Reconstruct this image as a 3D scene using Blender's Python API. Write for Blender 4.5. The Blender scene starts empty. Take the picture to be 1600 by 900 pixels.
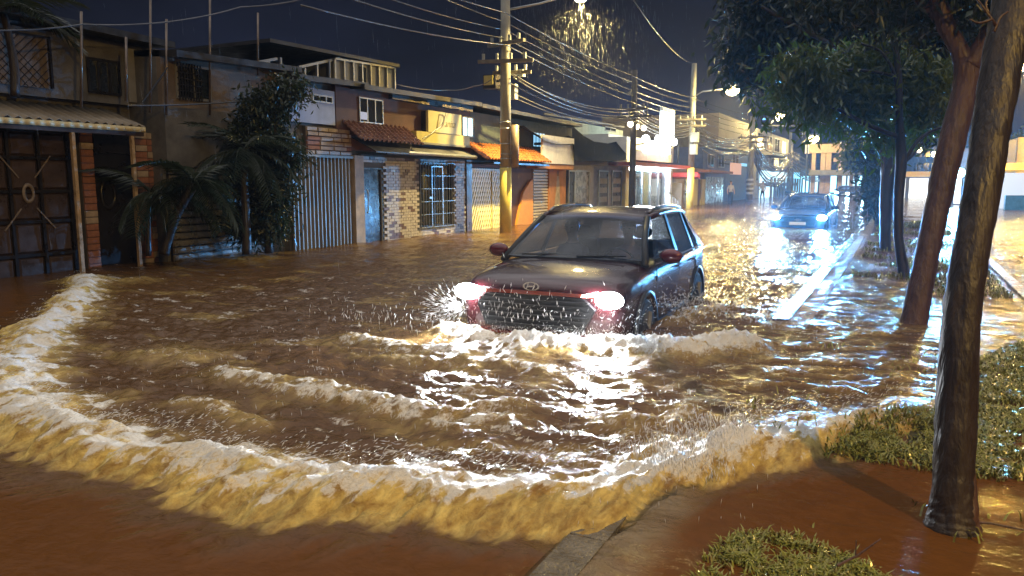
import bpy, bmesh, math, random
import numpy as np
from mathutils import Vector, Matrix
random.seed(7); rng=np.random.default_rng(7)
C=bpy.context.scene.collection; SC=bpy.context.scene
# ------------------------------------------------------------------ camera
F,HC=1200.,1.55
pit=math.radians(7.876); yaw=math.radians(26.80)
FW=np.array([-math.sin(yaw)*math.cos(pit),math.cos(yaw)*math.cos(pit),-math.sin(pit)])
RT=np.array([math.cos(yaw),math.sin(yaw),0.]); UP=np.cross(RT,FW)
cam=bpy.data.objects.new('camera',bpy.data.cameras.new('camera')); C.objects.link(cam)
cam.location=(0,0,HC); cam.rotation_euler=(math.pi/2-pit,0,yaw)
cam.data.sensor_width=36; cam.data.lens=36*F/1600; cam.data.clip_end=2000; cam.data.clip_start=.05
SC.camera=cam
# ------------------------------------------------------------------ render, world
SC.render.engine='CYCLES'; SC.cycles.use_denoising=True; SC.cycles.max_bounces=6
SC.cycles.transparent_max_bounces=12; SC.cycles.sample_clamp_indirect=4; SC.cycles.caustics_reflective=False; SC.cycles.caustics_refractive=False
SC.cycles.volume_bounces=0; SC.cycles.volume_max_steps=64
SC.view_settings.view_transform='Standard'; SC.view_settings.look='None'; SC.view_settings.exposure=0; SC.view_settings.gamma=1
W=bpy.data.worlds.new('World'); SC.world=W; W.use_nodes=True
nt=W.node_tree; N=nt.nodes; L=nt.links
bg=N['Background']
sky=N.new('ShaderNodeTexSky'); sky.sky_type='NISHITA'; sky.sun_disc=False; sky.sun_elevation=math.radians(-4); sky.sun_rotation=math.radians(-60)
tc=N.new('ShaderNodeTexCoord'); sp=N.new('ShaderNodeSeparateXYZ'); L.new(tc.outputs['Generated'],sp.inputs[0])
cr=N.new('ShaderNodeValToRGB'); L.new(sp.outputs['Z'],cr.inputs[0])
for e,(p,c) in zip([cr.color_ramp.elements[0],cr.color_ramp.elements[1],cr.color_ramp.elements.new(.12),cr.color_ramp.elements.new(.28)],[(0.,(.018,.026,.062,1)),(.6,(.0008,.001,.002,1)),(.12,(.0072,.0102,.025,1)),(.28,(.0020,.0027,.0062,1))]): e.position=p; e.color=c
nz=N.new('ShaderNodeTexNoise'); nz.inputs['Scale'].default_value=2.6; nz.inputs['Detail'].default_value=5
mp=N.new('ShaderNodeMapping'); mp.inputs['Scale'].default_value=(1,1,3); L.new(tc.outputs['Generated'],mp.inputs[0]); L.new(mp.outputs[0],nz.inputs['Vector'])
mr=N.new('ShaderNodeMapRange'); L.new(nz.outputs[0],mr.inputs[0]); mr.inputs[1].default_value=.3; mr.inputs[2].default_value=.7; mr.inputs[3].default_value=.42; mr.inputs[4].default_value=1.75
mm=N.new('ShaderNodeMix'); mm.data_type='RGBA'; mm.blend_type='MULTIPLY'; mm.inputs[0].default_value=1; L.new(cr.outputs[0],mm.inputs[6]); L.new(mr.outputs[0],mm.inputs[7])
sc_=N.new('ShaderNodeMix'); sc_.data_type='RGBA'; sc_.blend_type='ADD'; sc_.inputs[0].default_value=.002; L.new(mm.outputs[2],sc_.inputs[6]); L.new(sky.outputs[0],sc_.inputs[7])
L.new(sc_.outputs[2],bg.inputs[0]); bg.inputs[1].default_value=1.0
# ------------------------------------------------------------------ measuring helpers (photo pixel -> place)
O=np.array([0,0,HC])
def ray(x,y): return FW+RT*(x-800)/F-UP*(y-450)/F
def G(x,y,z=0.):
    r=ray(x,y); return O+r*((z-HC)/r[2])
def PX(x,y,X):
    r=ray(x,y); return O+r*(X/r[0])
def PY(x,y,Y):
    r=ray(x,y); return O+r*(Y/r[1])
def dep(w): return float((np.array(w)-O)@FW)
# ------------------------------------------------------------------ materials
MT={}
def mat(name,col,rough=.6,metal=0.,var=.25,vs=4.,bump=.0,bs=40.,spec=.5,emit=None,es=0.,coat=0.,wet=0.,trans=0.,stretch=(1,1,1),col2=None):
    if name in MT: return MT[name]
    m=bpy.data.materials.new(name); m.use_nodes=True; n=m.node_tree.nodes; l=m.node_tree.links; b=n['Principled BSDF']
    t=n.new('ShaderNodeTexCoord'); mpp=n.new('ShaderNodeMapping'); mpp.inputs['Scale'].default_value=stretch; l.new(t.outputs['Object'],mpp.inputs[0])
    z=n.new('ShaderNodeTexNoise'); z.inputs['Scale'].default_value=vs; z.inputs['Detail'].default_value=6; z.inputs['Roughness'].default_value=.65; l.new(mpp.outputs[0],z.inputs['Vector'])
    r=n.new('ShaderNodeMapRange'); l.new(z.outputs[0],r.inputs[0]); r.inputs[1].default_value=.3; r.inputs[2].default_value=.7
    x=n.new('ShaderNodeMix'); x.data_type='RGBA'; l.new(r.outputs[0],x.inputs[0])
    c2=col2 if col2 else tuple(c*(1-var) for c in col)
    x.inputs[6].default_value=(*c2,1); x.inputs[7].default_value=(*[min(1,c*(1+(0 if col2 else var*.5))) for c in col],1)
    l.new(x.outputs[2],b.inputs['Base Color'])
    if wet:
        rr=n.new('ShaderNodeMapRange'); l.new(z.outputs[0],rr.inputs[0]); rr.inputs[1].default_value=.35; rr.inputs[2].default_value=.65; rr.inputs[3].default_value=max(.05,rough-wet); rr.inputs[4].default_value=rough; l.new(rr.outputs[0],b.inputs['Roughness'])
    else: b.inputs['Roughness'].default_value=rough
    b.inputs['Metallic'].default_value=metal; b.inputs['Specular IOR Level'].default_value=spec; b.inputs['Coat Weight'].default_value=coat; b.inputs['Coat Roughness'].default_value=.06
    if emit: b.inputs['Emission Color'].default_value=(*emit,1); b.inputs['Emission Strength'].default_value=es
    if bump:
        z2=n.new('ShaderNodeTexNoise'); z2.inputs['Scale'].default_value=bs; z2.inputs['Detail'].default_value=4; l.new(mpp.outputs[0],z2.inputs['Vector'])
        bp=n.new('ShaderNodeBump'); bp.inputs['Strength'].default_value=min(1,bump); bp.inputs['Distance'].default_value=.01*max(1,bump); l.new(z2.outputs[0],bp.inputs['Height']); l.new(bp.outputs[0],b.inputs['Normal'])
    if trans:
        b.inputs['Transmission Weight'].default_value=trans
    MT[name]=m; return m
def glassmat(name,tint,op=.25,rough=.02,tr_=(.8,.85,.9)):
    if name in MT: return MT[name]
    m=bpy.data.materials.new(name); m.use_nodes=True; n=m.node_tree.nodes; l=m.node_tree.links
    b=n['Principled BSDF']; b.inputs['Base Color'].default_value=(*tint,1); b.inputs['Roughness'].default_value=rough
    tr=n.new('ShaderNodeBsdfTransparent'); tr.inputs[0].default_value=(*tr_,1); gl=n.new('ShaderNodeBsdfGlossy'); gl.inputs['Roughness'].default_value=rough
    fr=n.new('ShaderNodeFresnel'); fr.inputs[0].default_value=1.5; mx=n.new('ShaderNodeMixShader'); l.new(fr.outputs[0],mx.inputs[0]); l.new(tr.outputs[0],mx.inputs[1]); l.new(gl.outputs[0],mx.inputs[2])
    m2=n.new('ShaderNodeMixShader'); m2.inputs[0].default_value=op; l.new(mx.outputs[0],m2.inputs[1]); l.new(b.outputs[0],m2.inputs[2]); l.new(m2.outputs[0],n['Material Output'].inputs[0])
    MT[name]=m; return m
def emat(name,col,s):
    if name in MT: return MT[name]
    m=bpy.data.materials.new(name); m.use_nodes=True; n=m.node_tree.nodes; b=n['Principled BSDF']; b.inputs['Base Color'].default_value=(.5,.5,.5,1)
    b.inputs['Emission Color'].default_value=(*col,1); b.inputs['Emission Strength'].default_value=s; MT[name]=m; return m
# ------------------------------------------------------------------ mesh builder and object helpers
class MB:
    def __init__(s): s.v=[];s.f=[];s.m=[]
    def add(s,vs,fs,mi=0):
        o=len(s.v); s.v+=[tuple(float(c) for c in v) for v in vs]; s.f+=[tuple(i+o for i in f) for f in fs]; s.m+=[mi]*len(fs); return s
    def box(s,x0,x1,y0,y1,z0,z1,mi=0):
        return s.add([(x0,y0,z0),(x1,y0,z0),(x1,y1,z0),(x0,y1,z0),(x0,y0,z1),(x1,y0,z1),(x1,y1,z1),(x0,y1,z1)],[(0,3,2,1),(4,5,6,7),(0,1,5,4),(1,2,6,5),(2,3,7,6),(3,0,4,7)],mi)
    def hexa(s,P,mi=0): return s.add(P,[(0,3,2,1),(4,5,6,7),(0,1,5,4),(1,2,6,5),(2,3,7,6),(3,0,4,7)],mi)
    def bar(s,a,b,w,h=None,mi=0):
        a=Vector(a);b=Vector(b);h=h or w; d=(b-a).normalized(); u=d.cross(Vector((0,0,1)))
        if u.length<.01: u=Vector((1,0,0))
        u.normalize(); v=u.cross(d).normalized(); u=u*w/2; v=v*h/2
        return s.hexa([a-u-v,a+u-v,a+u+v,a-u+v,b-u-v,b+u-v,b+u+v,b-u+v],mi)
    def tube(s,pts,rs,n=8,cap=True,mi=0,wob=0.):
        pts=[Vector(tuple(map(float,p))) for p in pts]
        if not hasattr(rs,'__len__'): rs=[rs]*len(pts)
        vs=[];fs=[];pu=None
        for i,p in enumerate(pts):
            d=(pts[min(i+1,len(pts)-1)]-pts[max(i-1,0)]).normalized()
            if pu is None:
                pu=d.cross(Vector((0,1,0.01)))
                if pu.length<.05: pu=d.cross(Vector((1,0,0)))
            u=(pu-d*pu.dot(d)).normalized(); pu=u; w=d.cross(u)
            for k in range(n):
                a=2*math.pi*k/n; r=rs[i]*(1+(random.uniform(-wob,wob) if wob else 0)); vs.append(p+(u*math.cos(a)+w*math.sin(a))*r)
        for i in range(len(pts)-1):
            for k in range(n):
                a=i*n+k;b=i*n+(k+1)%n; fs.append((a,b,b+n,a+n))
        if cap: fs.append(tuple(range(n-1,-1,-1))); fs.append(tuple(range(len(vs)-n,len(vs))))
        return s.add(vs,fs,mi)
    def cyl(s,c,r,h,n=16,axis='z',r2=None,mi=0):
        r2=r if r2 is None else r2; c=Vector(c); d={'x':Vector((1,0,0)),'y':Vector((0,1,0)),'z':Vector((0,0,1))}[axis]
        return s.tube([c-d*h/2,c+d*h/2],[r,r2],n,mi=mi)
    def ball(s,c,r,n=10,m=7,sc=(1,1,1),mi=0):
        vs=[(c[0],c[1],c[2]-r*sc[2])];fs=[]
        for i in range(1,m):
            t=math.pi*i/m
            for k in range(n):
                a=2*math.pi*k/n; vs.append((c[0]+r*sc[0]*math.sin(t)*math.cos(a),c[1]+r*sc[1]*math.sin(t)*math.sin(a),c[2]-r*sc[2]*math.cos(t)))
        vs.append((c[0],c[1],c[2]+r*sc[2]))
        for k in range(n): fs.append((0,1+(k+1)%n,1+k))
        for i in range(m-2):
            for k in range(n):
                a=1+i*n+k;b=1+i*n+(k+1)%n; fs.append((a,b,b+n,a+n))
        e=len(vs)-1; o=1+(m-2)*n
        for k in range(n): fs.append((o+k,o+(k+1)%n,e))
        return s.add(vs,fs,mi)
    def mesh(s,name,off=(0,0,0)):
        me=bpy.data.meshes.new(name); me.from_pydata([(v[0]-off[0],v[1]-off[1],v[2]-off[2]) for v in s.v],[],s.f)
        me.polygons.foreach_set('material_index',s.m); me.update(); return me
OFF={}
def thing(name,label,cat,loc=(0,0,0),group=None,rz=0):
    o=bpy.data.objects.new(name,None); C.objects.link(o); o.location=tuple(map(float,loc)); o.rotation_euler=(0,0,rz); o.empty_display_size=.2
    o['label']=label;o['category']=cat
    if group:o['group']=group
    OFF[o.name]=tuple(map(float,loc)); return o
def part(name,mb,m,parent=None,label=None,smooth=False,local=False,kind=None):
    off=(0,0,0) if (local or parent is None) else OFF[parent.name]
    o=bpy.data.objects.new(name,mb.mesh(name,off)); C.objects.link(o)
    for x in (m if isinstance(m,(list,tuple)) else [m]): o.data.materials.append(x)
    if parent is not None: o.parent=parent
    OFF[o.name]=off
    if smooth: o.data.polygons.foreach_set('use_smooth',[True]*len(o.data.polygons))
    if label:o['label']=label
    if kind:o['kind']=kind
    return o
def single(name,mb,m,label,cat,group=None,smooth=False):
    o=part(name,mb,m,smooth=smooth); o['label']=label;o['category']=cat
    if group:o['group']=group
    return o
def inst(src,name,parent,loc,rot=(0,0,0),sc=(1,1,1)):
    o=src.copy() if src.name not in C.objects else src.copy(); o.name=name; C.objects.link(o); o.parent=parent; off=OFF.get(parent.name,(0,0,0)) if parent else (0,0,0)
    o.location=(loc[0]-off[0],loc[1]-off[1],loc[2]-off[2]); o.rotation_euler=rot; o.scale=sc; return o
def newinst(me,name,parent,loc,rot=(0,0,0),sc=(1,1,1)):
    o=bpy.data.objects.new(name,me); C.objects.link(o); o.parent=parent; off=OFF.get(parent.name,(0,0,0)) if parent else (0,0,0)
    o.location=(loc[0]-off[0],loc[1]-off[1],loc[2]-off[2]); o.rotation_euler=rot; o.scale=sc; return o
def light(kind,loc,e,col,r=.1,spot=None,aim=None,blend=.6,name='lamp_light',parent=None,local=False):
    d=bpy.data.lights.new(name,kind); d.energy=e; d.color=col; d.shadow_soft_size=r
    if kind=='SPOT': d.spot_size=math.radians(spot); d.spot_blend=blend
    o=bpy.data.objects.new(name,d); C.objects.link(o); o.location=tuple(map(float,loc))
    if aim is not None: o.rotation_euler=(Vector(tuple(map(float,aim)))-o.location).to_track_quat('-Z','Y').to_euler()
    if parent is not None:
        off=(0,0,0) if local else OFF.get(parent.name,(0,0,0)); o.location=o.location-Vector(off); o.parent=parent
    return o
SOD=(1.,.60,.13)
# ------------------------------------------------------------------ noise
def pn(x,y,seed=0):
    xi=np.floor(x).astype(np.int64); yi=np.floor(y).astype(np.int64); xf=x-xi; yf=y-yi
    def g(a,b):
        h=(a*374761393+b*668265263+seed*974634777)&0xffffffff; h=((h^(h>>13))*1274126177)&0xffffffff; h=h^(h>>16)
        t=h/4294967296.*2*np.pi; return np.cos(t),np.sin(t)
    u=xf*xf*xf*(xf*(xf*6-15)+10); v=yf*yf*yf*(yf*(yf*6-15)+10)
    def d(a,b,fx,fy):
        gx,gy=g(xi+a,yi+b); return gx*fx+gy*fy
    n0=d(0,0,xf,yf)*(1-u)+d(1,0,xf-1,yf)*u; n1=d(0,1,xf,yf-1)*(1-u)+d(1,1,xf-1,yf-1)*u
    return (n0*(1-v)+n1*v)*1.5
def fbm(x,y,o=4,seed=0,gain=.5):
    s=0;a=1.
    for i in range(o): s=s+a*pn(x*2**i,y*2**i,seed+i); a*=gain
    return s
def sst(a,b,x): t=np.clip((x-a)/(b-a),0,1); return t*t*(3-2*t)
# ------------------------------------------------------------------ water
def catm(P,n=8):
    P=np.array(P,float); P=np.vstack([2*P[0]-P[1],P,2*P[-1]-P[-2]]); out=[]
    for i in range(1,len(P)-2):
        for t in np.linspace(0,1,n,endpoint=False):
            out.append(.5*((2*P[i])+(-P[i-1]+P[i+1])*t+(2*P[i-1]-5*P[i]+4*P[i+1]-P[i+2])*t*t+(-P[i-1]+3*P[i]-3*P[i+1]+P[i+2])*t**3))
    out.append(P[-2]); return np.array(out)
def sdist(X,Y,pl):
    """signed distance (positive on the right-hand side walking along pl), arclength fraction"""
    best=np.full(X.shape,1e9); sg=np.zeros(X.shape); al=np.zeros(X.shape); acc=0.
    for a,b in zip(pl[:-1],pl[1:]):
        d=b-a; l=np.hypot(*d)
        if l<1e-6: continue
        t=np.clip(((X-a[0])*d[0]+(Y-a[1])*d[1])/l**2,0,1); dx=X-a[0]-t*d[0]; dy=Y-a[1]-t*d[1]; q=np.hypot(dx,dy)
        m=q<best; best=np.where(m,q,best); cr=(d[0]*(Y-a[1])-d[1]*(X-a[0])); sg=np.where(m,np.where(cr<0,1,-1),sg); al=np.where(m,acc+t*l,al); acc+=l
    return best*sg,al,acc
def gpoly(px,z): return catm([G(x,y,z)[:2] for x,y in px])
def grow(a,b,d0,g,dm):
    out=[a];d=d0
    while out[-1]<b: out.append(out[-1]+d); d=min(d*g,dm)
    return out
ys=list(np.arange(1.2,8.,.024))+grow(8.,170.,.026,1.022,3.)[0:]
xs=[-v for v in grow(9.,60.,.05,1.06,3.)[::-1]]+list(np.arange(-9.,2.6,.025))+grow(2.6,60.,.03,1.05,3.)
xs=np.unique(np.round(xs,4)); ys=np.unique(np.round(ys,4))
XX,YY=np.meshgrid(xs,ys)
CRN=gpoly([(132,415),(112,448),(60,492),(12,540),(20,585),(75,622),(140,655),(200,664),(300,672),(360,700),(450,712),(560,722),(640,716),(720,726),(810,722),(900,722),(980,706),(1060,694),(1130,672),(1210,655),(1300,634),(1400,612),(1470,592)],.20)
s,al,tot=sdist(XX,YY,CRN)
far=np.clip(YY/9.,0,1)
g1=.24*XX+.97*YY; g2=.97*XX-.24*YY
warp=.11*fbm(XX*1.5,YY*1.5,3,5)+.085*fbm(g1*1.3,g2*7,4,9,.6)+.015*fbm(XX*17,YY*17,2,11)
sw=s+warp
wo=.30+.12*pn(al*.9,al*0+.5,3)+.30*np.exp(-((XX-G(850,800)[0])**2+(YY-G(850,800)[1])**2)/.16)          # width of the outer face
wi=.26
prof=np.where(sw>0,1-sst(0,1,sw/wo),np.exp(-(np.maximum(-sw,0)/wi)**1.3))
endf=sst(0,.9,al)*sst(0,1.2,tot-al)
tur=fbm(al*3.+.8*s,s*7+al*1.0,4,21,.6)
inner=sst(.05,-.3,s)*sst(40,12,YY)
crest=.14*prof*(.85+.3*pn(al*1.3,al*0+.3,31))*(.45+.55*endf)
band=sst(wo*1.25,wo*.9,sw)*sst(-.5,-.1,sw)
H_=crest+band*(.012*tur+.022*fbm(g1*2.5,g2*12,4,23,.6)+.010*fbm(g1*9,g2*34,2,25))*(.35+.65*endf)
aer=sst(wo*1.12,wo*.72,sw)*sst(-.6,.0,sw)*(.35+.65*endf)
foam=np.exp(-((sw+.07)/.15)**2)*np.clip(.95+1.2*fbm(XX*4,YY*4,3,41),0,1)*(.3+.7*endf)
foam=np.maximum(foam,.95*np.exp(-((sw-.07)/.085)**2)*np.clip(.22+1.7*fbm(g1*3,g2*15,4,46,.65),0,1)*(.3+.7*endf))
foam=np.maximum(foam,.8*np.exp(-((sw+.27)/.16)**2)*np.clip(.25+1.9*fbm(XX*5,YY*5,4,43),0,1))
foam=np.maximum(foam,.5*np.exp(-((sw-.08)/.05)**2)*np.clip(-.2+2.2*fbm(XX*3+7,YY*3,4,45),0,1)*(.3+.7*endf))
def ridge(px,h,wo_,wi_,fs,seed,z=.06,aerf=.38,wp=1.,fb_=.75):
    global H_,foam,aer
    pl=gpoly(px,z); d,a,t=sdist(XX,YY,pl); d=d+wp*(.10*fbm(XX*2.2,YY*2.2,3,seed)+.03*fbm(XX*9,YY*9,2,seed+2))
    e=sst(0,.35,a)*sst(0,.35,t-a); e=np.where((a<=0)|(a>=t),0,e)
    p=np.where(d>0,np.exp(-(d/wo_)**2),np.exp(-(d/wi_)**2))*e
    H_=H_+h*p*(1+.30*fbm(XX*9,YY*9,3,seed+5)+.30*fbm(g1*8,g2*26,3,seed+6)); foam=np.maximum(foam,fs*np.exp(-((d+.01)/(.95*min(wo_,wi_)))**2)*e*np.clip(fb_+1.5*fbm(XX*5,YY*8,4,seed+7,.6),0,1)); aer=np.maximum(aer,aerf*np.sqrt(p))
ridge([(310,566),(400,584),(500,596),(590,618),(680,634),(760,628),(850,618)],.06,.16,.12,.75,61)
ridge([(330,574),(430,596),(540,612),(640,640),(740,650),(860,640)],.03,.10,.12,.7,66,fb_=.9); ridge([(520,512),(620,540),(720,552),(800,560),(900,572)],.03,.12,.14,.6,67,fb_=.8)
ridge([(260,610),(330,626),(380,640),(392,668)],.05,.15,.12,.6,71)
ridge([(530,508),(600,524),(680,536),(770,530)],.05,.14,.2,.6,81,z=.1)
ridge([(560,548),(650,556),(720,566),(770,552)],.04,.12,.16,.3,86)
ridge([(664,500),(700,506),(745,517),(800,521)],.10,.20,.2,1.2,91,z=.1,fb_=1.4)
ridge([(760,530),(860,526),(930,530),(1000,534),(1070,536),(1140,524),(1205,518)],.125,.26,.24,1.3,101,z=.10,aerf=.8,fb_=1.5)
ridge([(700,540),(730,556),(760,556)],.05,.1,.1,.8,106)
ridge([(690,612),(740,606),(790,594)],.06,.1,.1,.9,111)
ridge([(900,640),(980,650),(1060,640),(1130,628)],.05,.14,.14,.5,121)
ridge([(1100,690),(1125,668),(1180,660),(1215,650)],.10,.12,.12,1.,126,z=.2)
ridge([(1000,700),(1050,712),(1100,716)],.06,.1,.1,.8,128,z=.15)
ridge([(1030,500),(1070,490),(1110,478),(1160,470)],.08,.12,.2,.6,131,z=.08)
ridge([(90,430),(170,436),(260,430)],.05,.25,.3,.35,141)
ridge([(180,560),(260,545),(330,556)],.05,.25,.3,.3,145)
ridge([(300,400),(360,404),(430,396)],.06,.4,.4,.25,146)
for k,(y0,y1,f_) in enumerate([(505,512,.35),(530,532,.4),(552,556,.35),(574,580,.45),(596,600,.4)]):
    ridge([(1165-k*12,y0),(1240,y0+6),(1310+k*22,y1)],.022,.06,.09,f_*.9,150+5*k,z=.02,wp=2.2,aerf=.35); ridge([(1300-k*9,y0+14),(1370,y1+8),(1450,y1+2)],.018,.05,.08,f_*.7,250+5*k,z=.02,wp=2.2,aerf=.3)
calm=sst(wo*1.3,wo*2.2,sw)*sst(9.,5.,YY)
rt_=sst(-1.4,-.8,XX)
amp=(.25+.75*(1-calm))*(1-.55*rt_*sst(20,9,YY))
H_=H_+amp*(.026*fbm(XX*.7,YY*.7,3,201)+inner*.024*fbm(XX*2.6+.5*YY,YY*4.2,5,205,.62)+(1-calm)*.010*fbm(XX*6,YY*8,3,209)*sst(30,8,YY))
foam=np.maximum(foam,inner*.42*sst(.45,.95,fbm(XX*1.8,YY*5.,5,211,.66)+.1)*sst(14,8,YY))
aer=np.maximum(aer,inner*.28*sst(.15,.8,fbm(XX*1.1,YY*1.7,4,215)))
# still, shallow film over the flooded verge
ver=sst(-1.25,-1.0,XX)*sst(1.6,1.2,XX)
H_=np.where(sw>wo*1.2,H_*(1-.6*ver),H_)
H_=np.where(YY>60,H_*.3,H_)
CARP=(-3.26,6.90); CARA=.037; SINK=.36
# keep the water out of the hull
cxl=(XX-CARP[0])*math.cos(CARA)+(YY-CARP[1])*math.sin(CARA); cyl_=-(XX-CARP[0])*math.sin(CARA)+(YY-CARP[1])*math.cos(CARA)
ins=sst(1.0,.8,np.abs(cxl))*sst(-.06,.25,cyl_)*sst(4.5,4.2,cyl_)
H_=H_*(1-ins)+ins*(-.05)
foam=np.clip(foam,0,1); aer=np.clip(aer,0,1)
nv=XX.size; ny,nx=XX.shape
me=bpy.data.meshes.new('flood_water'); me.vertices.add(nv)
co=np.stack([XX,YY,H_],-1).reshape(-1,3).astype(np.float32); me.vertices.foreach_set('co',co.ravel())
ii=(np.arange(ny-1)[:,None]*nx+np.arange(nx-1)[None,:]).ravel(); quads=np.stack([ii,ii+1,ii+nx+1,ii+nx],1).astype(np.int32); nf=len(quads)
me.loops.add(nf*4); me.loops.foreach_set('vertex_index',quads.ravel()); me.polygons.add(nf); me.polygons.foreach_set('loop_start',np.arange(nf,dtype=np.int32)*4); me.polygons.foreach_set('loop_total',np.full(nf,4,np.int32)); me.polygons.foreach_set('use_smooth',np.ones(nf,bool)); me.update(); me.validate()
shal=sst(-1.26,-1.21,XX)*sst(-.72,-.95,XX)*np.clip(sst(4.4,3.9,YY)+sst(8.2,8.8,YY),0,1)*np.clip(1-aer*2,0,1)
chop=sst(-1.6,-1.1,XX)*sst(2.2,1.6,XX)*inner*sst(4.8,5.5,YY)*sst(30,20,YY)+1.3*shal
foam=np.where(shal>.3,foam*.3,foam)
for nm,ar in (('foam',foam),('aer',aer),('calm',calm),('shal',shal),('chop',chop)):
    a_=me.attributes.new(nm,'FLOAT','POINT'); a_.data.foreach_set('value',ar.ravel().astype(np.float32))
wm=bpy.data.materials.new('muddy flood water'); wm.use_nodes=True; n=wm.node_tree.nodes; l=wm.node_tree.links; b=n['Principled BSDF']
def at(nm): q=n.new('ShaderNodeAttribute'); q.attribute_name=nm; return q.outputs['Fac']
tcc=n.new('ShaderNodeTexCoord')
def noise(scale,detail,stretch=(1,1,1),rot=0,dist=0.,rough=.5):
    m_=n.new('ShaderNodeMapping'); m_.inputs['Scale'].default_value=stretch; m_.inputs['Rotation'].default_value=(0,0,rot); l.new(tcc.outputs['Object'],m_.inputs[0])
    z=n.new('ShaderNodeTexNoise'); z.inputs['Scale'].default_value=scale; z.inputs['Detail'].default_value=detail; z.inputs['Distortion'].default_value=dist; z.inputs['Roughness'].default_value=rough; l.new(m_.outputs[0],z.inputs['Vector']); return z.outputs[0]
def mth(op,a,b_=None,c=None):
    q=n.new('ShaderNodeMath'); q.operation=op
    for i,v in enumerate((a,b_,c)):
        if v is None: continue
        if isinstance(v,(int,float)): q.inputs[i].default_value=v
        else: l.new(v,q.inputs[i])
    return q.outputs[0]
def mapr(v,a,b_,c,d):
    q=n.new('ShaderNodeMapRange'); l.new(v,q.inputs[0])
    for i,k in enumerate((a,b_,c,d)): q.inputs[i+1].default_value=k
    return q.outputs[0]
def mixc(f,a,b_):
    q=n.new('ShaderNodeMix'); q.data_type='RGBA'
    (l.new(f,q.inputs[0]) if not isinstance(f,float) else setattr(q.inputs[0],'default_value',f))
    for i,c in ((6,a),(7,b_)):
        if isinstance(c,tuple): q.inputs[i].default_value=(*c,1)
        else: l.new(c,q.inputs[i])
    return q.outputs[2]
fo,ae,ca=at('foam'),at('aer'),at('calm')
fn=noise(34,7,(1,.42,1),0,.9,.75)
fo2=mapr(mth('ADD',fo,mth('MULTIPLY',mth('SUBTRACT',fn,.5),1.9)),.30,.72,0,1)
fo3=mth('MULTIPLY',fo2,mapr(fo,.02,.2,0,1))
sn=noise(7,5,(1,1,1),0,1.5,.6)
mud=mixc(ca,mixc(sn,(.072,.035,.012),(.135,.068,.026)),mixc(sn,(.082,.031,.006),(.145,.057,.013)))
aer_sodium=mixc(mapr(noise(16,6,(1,.22,1),0,.5,.6),.3,.7,0,1),(.27,.145,.035),(.86,.66,.21))  # aerated mud, with the yellow of the sodium lamp put into its colour
mud=mixc(mth('MULTIPLY',at('shal'),mapr(noise(5,4),.3,.7,.35,.95)),mud,(.24,.19,.125))
c1=mixc(mth('MULTIPLY',ae,mapr(sn,.2,.75,.55,1.15)),mud,aer_sodium)
c2=mixc(fo3,c1,(.84,.81,.76)); l.new(c2,b.inputs['Base Color'])
l.new(mth('ADD',mapr(mth('MAXIMUM',mth('MULTIPLY',fo3,.55),mth('MULTIPLY',ae,.8)),0,1,.11,.36),mth('MULTIPLY',at('chop'),.10)),b.inputs['Roughness']); b.inputs['IOR'].default_value=1.33
l.new(mth('ADD',mapr(ca,0,1,.5,.16),mth('MULTIPLY',at('shal'),.4)),b.inputs['Specular IOR Level'])
hh=mth('ADD',mth('MULTIPLY',noise(9,5,(1,1.6,1),.4,.6,.55),.020),mth('MULTIPLY',noise(38,4,(1,1.5,1),-.5,.4,.6),.006))
hh=mth('ADD',hh,mth('MULTIPLY',noise(2.2,3,(1,2.,1),.2,.4,.5),.035))
hh=mth('MULTIPLY',hh,mth('ADD',mapr(ca,0,1,1,.30),mth('MULTIPLY',at('chop'),1.2)))
bp=n.new('ShaderNodeBump'); bp.inputs['Strength'].default_value=1.; bp.inputs['Distance'].default_value=1.; l.new(hh,bp.inputs['Height'])
bp2=n.new('ShaderNodeBump'); bp2.inputs['Distance'].default_value=.022; l.new(mth('MAXIMUM',fo3,mth('MULTIPLY',ae,.7)),bp2.inputs['Strength']); l.new(noise(55,6,(1,.45,1),0,.5,.75),bp2.inputs['Height']); l.new(bp.outputs[0],bp2.inputs['Normal']); l.new(bp2.outputs[0],b.inputs['Normal'])
wo_=bpy.data.objects.new('flood_water',me); C.objects.link(wo_); me.materials.append(wm); wo_['kind']='structure'
def wz(x,y):
    j=min(max(int(np.searchsorted(xs,x)),0),nx-1); i=min(max(int(np.searchsorted(ys,y)),0),ny-1); return float(H_[i,j])
# ground far below and the verge
mb=MB(); mb.add([(-400,-60,-.42),(400,-60,-.42),(400,900,-.42),(-400,900,-.42)],[(0,1,2,3)]); g=part('road',mb,mat('wet asphalt',(.05,.048,.045),.5)); g['kind']='structure'
# kerb of the median
kerb=MB()
for y in np.arange(1.0,60,1.0):
    kerb.box(-1.23,-1.06,y+.006,y+.994,-.4,(.004 if y<3.5 else -.06 if y<8.5 else .014)+.004*math.sin(y*1.7))
k=part('kerb',kerb,mat('wet concrete kerb',(.17,.15,.12),.32,var=.55,vs=6,bump=2.5,bs=45,wet=.24)); k['kind']='structure'
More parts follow.
